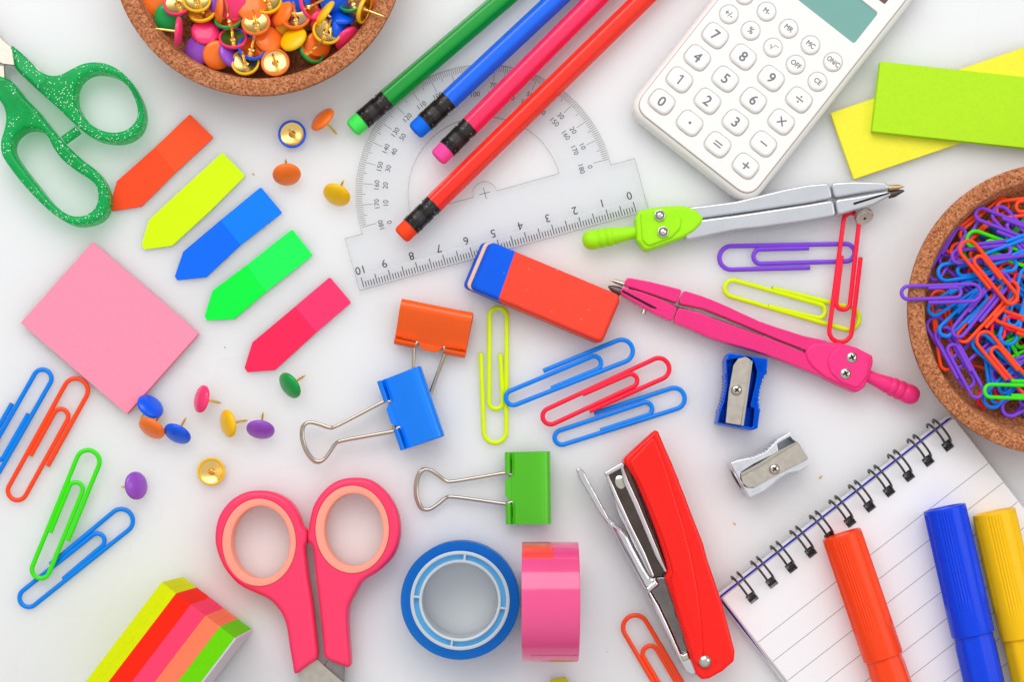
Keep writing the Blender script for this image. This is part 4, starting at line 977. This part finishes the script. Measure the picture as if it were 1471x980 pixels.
part('lead_holder', gp(f9, [(0, 1.7), (.3, 1.7), (.75, 1.0), (1, .35)], (90, 106), (40, 81), 4.8, 16), MT['dark'], t)
a_ = f9((188, 160))[0]; b_ = f9((176, 190))[0]; a_.z = b_.z = 4.6
part('set_screw', tube([a_, b_], .85, 10), MT['steel'], t)

# ------------------------------------------------------------------ stapler
fz = lambda z: ZM(810, 600, 2.578, z)
c = fz(7)((450, 600))[0]
t = thing('stapler', 'red handled chrome stapler lying on its side, jaws apart', 'stapler', (c.x, c.y, 0))
g = fz(15)
hdl = g((218, 156), (280, 98), (338, 46), (350, 50), (375, 110), (402, 170), (425, 230), (450, 292), (472, 352), (495, 410), (518, 470), (534, 530), (558, 600), (588, 690), (612, 780), (635, 868), (632, 905), (590, 942), (540, 970), (512, 974), (492, 955), (472, 900), (452, 835), (430, 765), (405, 680), (374, 590), (388, 573), (378, 530), (350, 442), (310, 335), (268, 235), (234, 180))
part('handle', plate(rp(hdl, 1.8, 4), 2.0, 14.6, 1.3, .6, 5), MT['red'], t, 45)
g2 = fz(15.4)
rid = g2((240, 165), (335, 62), (352, 110), (382, 190), (412, 290), (446, 400), (476, 520), (498, 640), (512, 760), (520, 870), (500, 930), (478, 895), (456, 820), (432, 745), (408, 665), (394, 600), (402, 574), (392, 530), (362, 440), (322, 338), (280, 240), (250, 185))
part('handle_side_panel', plate(rp(rid, 1.5, 4), 14.3, 15.5, .9, 0, 4), MT['red'], t, 45)
m = M()
for k in range(36):
    u = k/35; a = g2((384+u*82, 586+u*290))[0]; b = g2((424+u*80, 574+u*290))[0]; a.z = b.z = 15.52
    m = m+tube([a, b], .2, 5)
part('grip_ribs', m, MT['red'], t, kind='stuff')
m = M()
for k in range(26):
    u = k/25; a = g((352+u*74, 66+u*166))[0]; m = m+tube([(a.x, a.y, 5), (a.x, a.y, 12.5)], .34, 6)
part('edge_serration', m, MT['red'], t, kind='stuff')
s = g2((522, 905))[0]
part('pivot_pin', lathe([(2.2, 0), (2.1, .7), (1.4, 1.3), (.7, 1.5), (0, 1.5)], 24).mv(s.x, s.y, 15.1), MT['steel'], t)
# magazine: floor, side rails, staple follower
g = fz(11)
part('magazine_plate', plate(rp(g((160, 210), (222, 178), (238, 178), (262, 240), (302, 340), (344, 450), (378, 540), (385, 575), (332, 590), (290, 500), (240, 385), (195, 290)), .3, 2), 4.5, 10.2, .3, .2, 2), mat('dark_reflection_steel', (92, 80, 74), .14, metal=1, var=.35, vs=160, bump=.9, bs=120), t, 30)  # dark brown reflections put into the steel colour
part('magazine_rail', plate(rp(g((206, 180), (222, 176), (238, 230), (278, 318), (320, 420), (362, 520), (386, 572), (374, 576), (340, 520), (296, 415), (254, 315), (222, 245)), .3, 2), 9.8, 12.2, .5, 0, 3), MT['chrome'], t, 35)
part('magazine_rail', plate(rp(g((153, 216), (164, 208), (200, 290), (250, 400), (300, 500), (336, 588), (326, 592), (288, 510), (240, 412), (188, 300)), .3, 2), 9.2, 11.6, .4, 0, 3), MT['chrome'], t, 35)
part('magazine_front', plate(rp(g((150, 204), (212, 168), (226, 172), (224, 182), (166, 214), (154, 218)), .3, 2), 4, 12.3, .4, .2, 3), MT['chrome'], t, 35)
o = g((209, 240))[0]; part('magazine_rivet', lathe([(2.0, 0), (1.9, .5), (1.2, .8), (0, .9)], 24).xf(T(o.x, o.y, 10.1) @ RZ(.3) @ Matrix.Diagonal((.9, 1.25, 1, 1))), MT['steel'], t)
part('magazine_side', plate(rp(g((156, 222), (176, 262), (230, 380), (290, 500), (330, 592), (318, 590), (262, 478), (205, 360)), .3, 2), 2.5, 9.0, .3, 0, 2), MT['chrome'], t, 35)
# base arm
g = fz(9)
part('base_arm', plate(rp(g((45, 192), (55, 185), (72, 196), (90, 232), (126, 298), (166, 372), (182, 385), (196, 400), (176, 402), (160, 395), (128, 350), (88, 278), (60, 232)), .5, 3), 1.5, 11.0, .5, .4, 3), MT['chrome'], t, 35)
part('base_flange', plate(rp(g((164, 384), (188, 392), (215, 410), (238, 438), (258, 480), (290, 540), (322, 592), (344, 590), (340, 618), (318, 640), (300, 638), (262, 568), (222, 495), (186, 425)), .6, 3), 1.5, 11.4, 1.4, .4, 4), MT['chrome'], t, 40)
part('base_plate', plate(rp(g((340, 592), (376, 590), (404, 676), (432, 764), (456, 850), (462, 872), (430, 872), (392, 780), (350, 690), (318, 640), (346, 622)), .5, 3), 3.0, 10.4, .5, .3, 3), mat('painted_reflection_steel', (126, 118, 116), .12, metal=1, var=.35, vs=150, bump=1.0, bs=110), t, 35)  # darker colour stands in for dark reflections on the base metal
part('base_edge', plate(rp(g((300, 640), (318, 642), (352, 700), (395, 792), (432, 876), (452, 866), (474, 900), (494, 954), (470, 952), (448, 938), (424, 892), (380, 802), (338, 716)), .4, 3), 1.5, 11.6, .6, .3, 3), MT['chrome'], t, 35)
part('spring_tab', plate(rp(g((430, 880), (456, 868), (464, 892), (438, 904)), .5, 3), 10.5, 12.6, .5, 0, 3), MT['steel'], t, 35)
part('base_notch', plate(rp(g((300, 632), (338, 600), (350, 618), (322, 640), (312, 656)), .5, 3), 10.8, 12.4, .6, 0, 3), MT['chrome'], t, 35)

# ------------------------------------------------------------------ scissors
fp = ZM(290, 670, 3.161, 8)
c = fp((480, 600))[0]
t = thing('scissors', 'hot pink handled scissors with salmon finger rings, blades leaving the bottom edge', 'scissors', (c.x, c.y, 0))
Lh = fp((425, 945), (412, 895), (400, 830), (388, 745), (372, 690), (345, 645), (305, 605), (240, 575), (165, 535), (100, 458), (66, 370), (62, 300), (80, 225), (128, 160), (195, 120), (265, 110), (335, 122), (400, 160), (440, 220), (456, 270), (472, 288), (478, 312), (476, 345), (468, 372), (474, 440), (484, 520), (500, 620), (512, 720), (520, 800), (524, 872), (480, 908))
Rh = fp((562, 872), (552, 800), (540, 690), (528, 580), (516, 480), (508, 390), (498, 360), (484, 342), (480, 315), (484, 292), (492, 240), (512, 170), (560, 105), (620, 65), (690, 52), (765, 62), (832, 112), (878, 180), (900, 260), (895, 345), (865, 415), (800, 480), (735, 520), (700, 575), (672, 630), (664, 680), (668, 780), (677, 895), (664, 914), (640, 908))
for lp, hc, oc in ((Lh, (268, 347), (262, 347)), (Rh, (690, 290), (684, 288))):
    hcw = fp(hc)[0]; ocw = fp(oc)[0]; k = 1/3.161/PPM*(H-8)/H
    hole_ = ell(hcw, 133*k, 165*k, 0, 56); ring = ell(ocw, 168*k, 200*k, 0, 56)
    h_ = part('handle', plate([sm(lp, 3), ring], .8, 9.4, 1.7, 1.4, 6, hs=.12), MT['hotpink'], t, 60)
    part('finger_ring', plate([ring, hole_], .6, 9.5, .5, .3, 6, hs=3.0), MT['salmon'], t, 60)
for q in (((425, 940), (455, 915), (522, 880), (555, 912), (640, 985), (760, 1110), (900, 1300), (860, 1320), (640, 1180), (500, 1090), (462, 1000)),):
    part('blade', plate(fp(*q), 4.4, 5.8, .15, .1, 1), MT['blade'], t, 25)
part('blade', plate(fp((556, 905), (575, 872), (642, 905), (641, 985), (610, 1150), (520, 1330), (480, 1320), (530, 1100)), 2.6, 4.2, .15, .1, 1), mat('ground_grey_steel', (150, 144, 142), .32, metal=.9, var=.2, vs=400, bump=.08, bs=350, aniso=(4, 1, 1)), t, 25)
part('stop_tang', plate(fp((484, 520), (526, 540), (562, 870), (545, 900), (515, 880)), 3.0, 3.6, 0, 0), MT['hotpink'], t, 25) if False else None

fg = ZM(0, 0, 2.970, 9)
c = fg((150, 350))[0]
t = thing('scissors', 'green glitter handled scissors cut off by the left edge', 'scissors', (c.x, c.y, 0))
Uo = fg((47, 195), (62, 200), (95, 228), (130, 264), (165, 298), (200, 316), (232, 320), (262, 314), (310, 288), (360, 267), (420, 263), (480, 280), (540, 325), (585, 390), (610, 455), (612, 510), (590, 560), (545, 592), (490, 603), (425, 595), (372, 570), (320, 530), (250, 462), (170, 392), (120, 345), (66, 292), (55, 255))
Uh = fg((318, 395), (325, 362), (345, 330), (385, 306), (440, 305), (500, 326), (548, 372), (578, 432), (586, 480), (572, 522), (535, 552), (490, 563), (440, 556), (385, 528), (345, 484), (322, 438))
part('handle', plate([sm(Uo, 3), sm(Uh, 4)], 1.0, 9.4, 1.3, 1.2, 6), MT['glitter'], t, 60)
Lo = fg((-30, 322), (10, 326), (40, 338), (68, 372), (100, 412), (150, 462), (200, 525), (250, 585), (300, 636), (352, 682), (405, 722), (442, 770), (462, 825), (460, 878), (440, 920), (400, 946), (345, 958), (285, 948), (205, 895), (110, 800), (40, 712), (6, 655), (2, 600), (15, 555), (24, 500), (14, 452), (-10, 418), (-40, 400))
Lhh = fg((88, 556), (120, 544), (165, 550), (200, 578), (228, 630), (262, 676), (310, 716), (366, 752), (405, 786), (418, 832), (408, 878), (380, 908), (335, 922), (285, 912), (220, 866), (140, 768), (80, 690), (50, 635), (56, 590))
part('handle', plate([sm(Lo, 3), sm(Lhh, 4)], 1.0, 9.4, 1.3, 1.2, 6), MT['glitter'], t, 60)
part('stop_post', tube([fg((262, 590))[0]+Vector((0, 0, -3.6)), fg((325, 545))[0]+Vector((0, 0, -3.6))], 1.7, 12), MT['glitter'], t)
part('blade', plate(fg((-160, -60), (0, 158), (48, 198), (52, 268), (0, 262), (-60, 230), (-240, 40)), 4.2, 5.8, .15, .1, 1), MT['blade'], t, 25)
part('blade', plate(fg((-200, 240), (-20, 262), (0, 262), (4, 332), (-60, 330)), 2.4, 4.1, .15, .1, 1), MT['blade'], t, 25)
part('tang', plate(fg((50, 212), (70, 215), (150, 280), (180, 310), (185, 332), (160, 350), (140, 345), (62, 280)), 4.4, 5.6, .3, 0, 2), MT['blade'], t, 25)

# ------------------------------------------------------------------ tape rolls
c = W(660.8, 863.5, 19); k = (H-19)/H/PPM
t = thing('tape_roll', 'roll of blue tape lying flat on its clear core', 'tape roll', (c.x, c.y, 0), 'rolls of tape', local=True)
ro, ri = 85.3*k, 71.5*k
prof = [(ri, .2), (ro-.3, 0.1), (ro, .4)]+[(ro-.03*(j % 2), .4+18.2*j/8) for j in range(1, 8)]+[(ro, 18.6), (ro-.25, 18.9)]
nr = 9
for j in range(nr): prof.append((ro-.3-(ro-ri-.4)*(j+1)/nr, 18.92-(.05 if j % 2 else 0)))
prof.append((ri, 18.8))
part('tape_winding', lathe(prof, 120, True), MT['tapeblue'], t, 25)
part('core_outer_ring', lathe([(ri-.02, .2), (ri-.02, 19.1), (ri-.3, 19.25), (ri-1.0, 19.25), (ri-1.2, 19.1), (ri-1.2, .2)], 96, True), MT['tapecore'], t, 40)
r2 = 58.8*k
part('core_inner_ring', lathe([(r2, .2), (r2, 19.1), (r2-.15, 19.25), (r2-.75, 19.25), (r2-.95, 19.1), (r2-.95, .2)], 96, True), MT['tapecore'], t, 40)
part('core_web', lathe([(r2-.05, 15.8), (ri-1.1, 15.8), (ri-1.1, 17.0), (r2-.05, 17.0)], 96, True), mat('blue_tinted_web', (118, 190, 236), .4), t, 40)
for a in (R(84), R(175), R(-10), R(-101)):
    p0 = r2-.1; p1 = ri-1.1
    part('spoke', box((p0+p1)/2, 0, 18.0, p1-p0, .75, 2.0, .1).xf(RZ(a)), MT['tapecore'], t)
c = W(790, 865, 20.7); hwid = 80.5/2*(H-20.7)/H/PPM; Rt = 86.2*(H-20.7)/H/PPM
t = thing('tape_roll', 'roll of glossy pink tape standing on its edge', 'tape roll', (c.x, c.y, 0), 'rolls of tape')
X = basis(Vector((c.x, c.y, Rt)), Vector((0, 1, 0)), Vector((0, 0, 1)), Vector((1, 0, 0)))
part('tape_winding', lathe([(Rt-3.8, -hwid), (Rt-.15, -hwid), (Rt, -hwid+.2), (Rt, hwid-.2), (Rt-.15, hwid), (Rt-3.8, hwid)], 140, True).xf(X), MT['tapepink'], t, 30)
part('core_ring', lathe([(Rt-5.2, -hwid+.3), (Rt-3.82, -hwid+.3), (Rt-3.82, hwid-.3), (Rt-5.2, hwid-.3)], 90, True).xf(X), MT['tapecore'], t, 30)
def patch(a0, a1, w0, w1, off, n=10):
    v = []; f = []
    for i in range(n+1):
        a = a0+(a1-a0)*i/n
        for w_ in (w0, w1):
            for o_ in (.0, off): v.append(Vector(((Rt+.01+o_)*math.cos(a), (Rt+.01+o_)*math.sin(a), w_)))
    for i in range(n):
        b = i*4; d = b+4
        for p_, q_ in ((0, 1), (1, 3), (3, 2), (2, 0)): f.append((b+p_, b+q_, d+q_, d+p_))
    f += [(0, 1, 3, 2), (n*4, n*4+2, n*4+3, n*4+1)]
    return M(v, f)
part('loose_end', patch(R(20), R(42), -hwid+.3, hwid*.1, .12).xf(X), MT['tapeedge'], t, 30, label='coral tape end')
part('outer_wrap', patch(R(38), R(135), -hwid-.2, hwid-.6, .07, 40).xf(X), MT['tapepink'], t, 30)
part('crumpled_end', patch(R(148), R(171), -hwid+3, hwid-.4, .18).xf(X), MT['tapepink'], t, 30)

# ------------------------------------------------------------------ crumbs on the table
for (x, y, r, lb) in ((364, 250, .45, 'tan crumb right of the yellow arrow flag'), (1179, 686, .6, 'tan crumb right of the silver sharpener'), (1055, 753, .45, 'tan crumb left of the notebook rings'), (323, 499, .3, 'tiny brown crumb between the pink pad and the pink flag'), (1204, 270, .25, 'tiny tan speck left of the yellow sticky note corner'), (558, 290, .2, 'tiny tan speck beside the protractor arc'), (872, 937, .2, 'tiny dark speck between pink tape and stapler')):
    p = W(x, y, .3); m = lathe([(0, 0), (r*.9, .05), (r, .25), (r*.5, .45), (0, .5)], 7).xf(T(p.x, p.y, 0) @ RZ(x) @ Matrix.Diagonal((1.6, .7, 1, 1)))
    solo('crumb', m, MT['crumb'], lb, 'crumb')
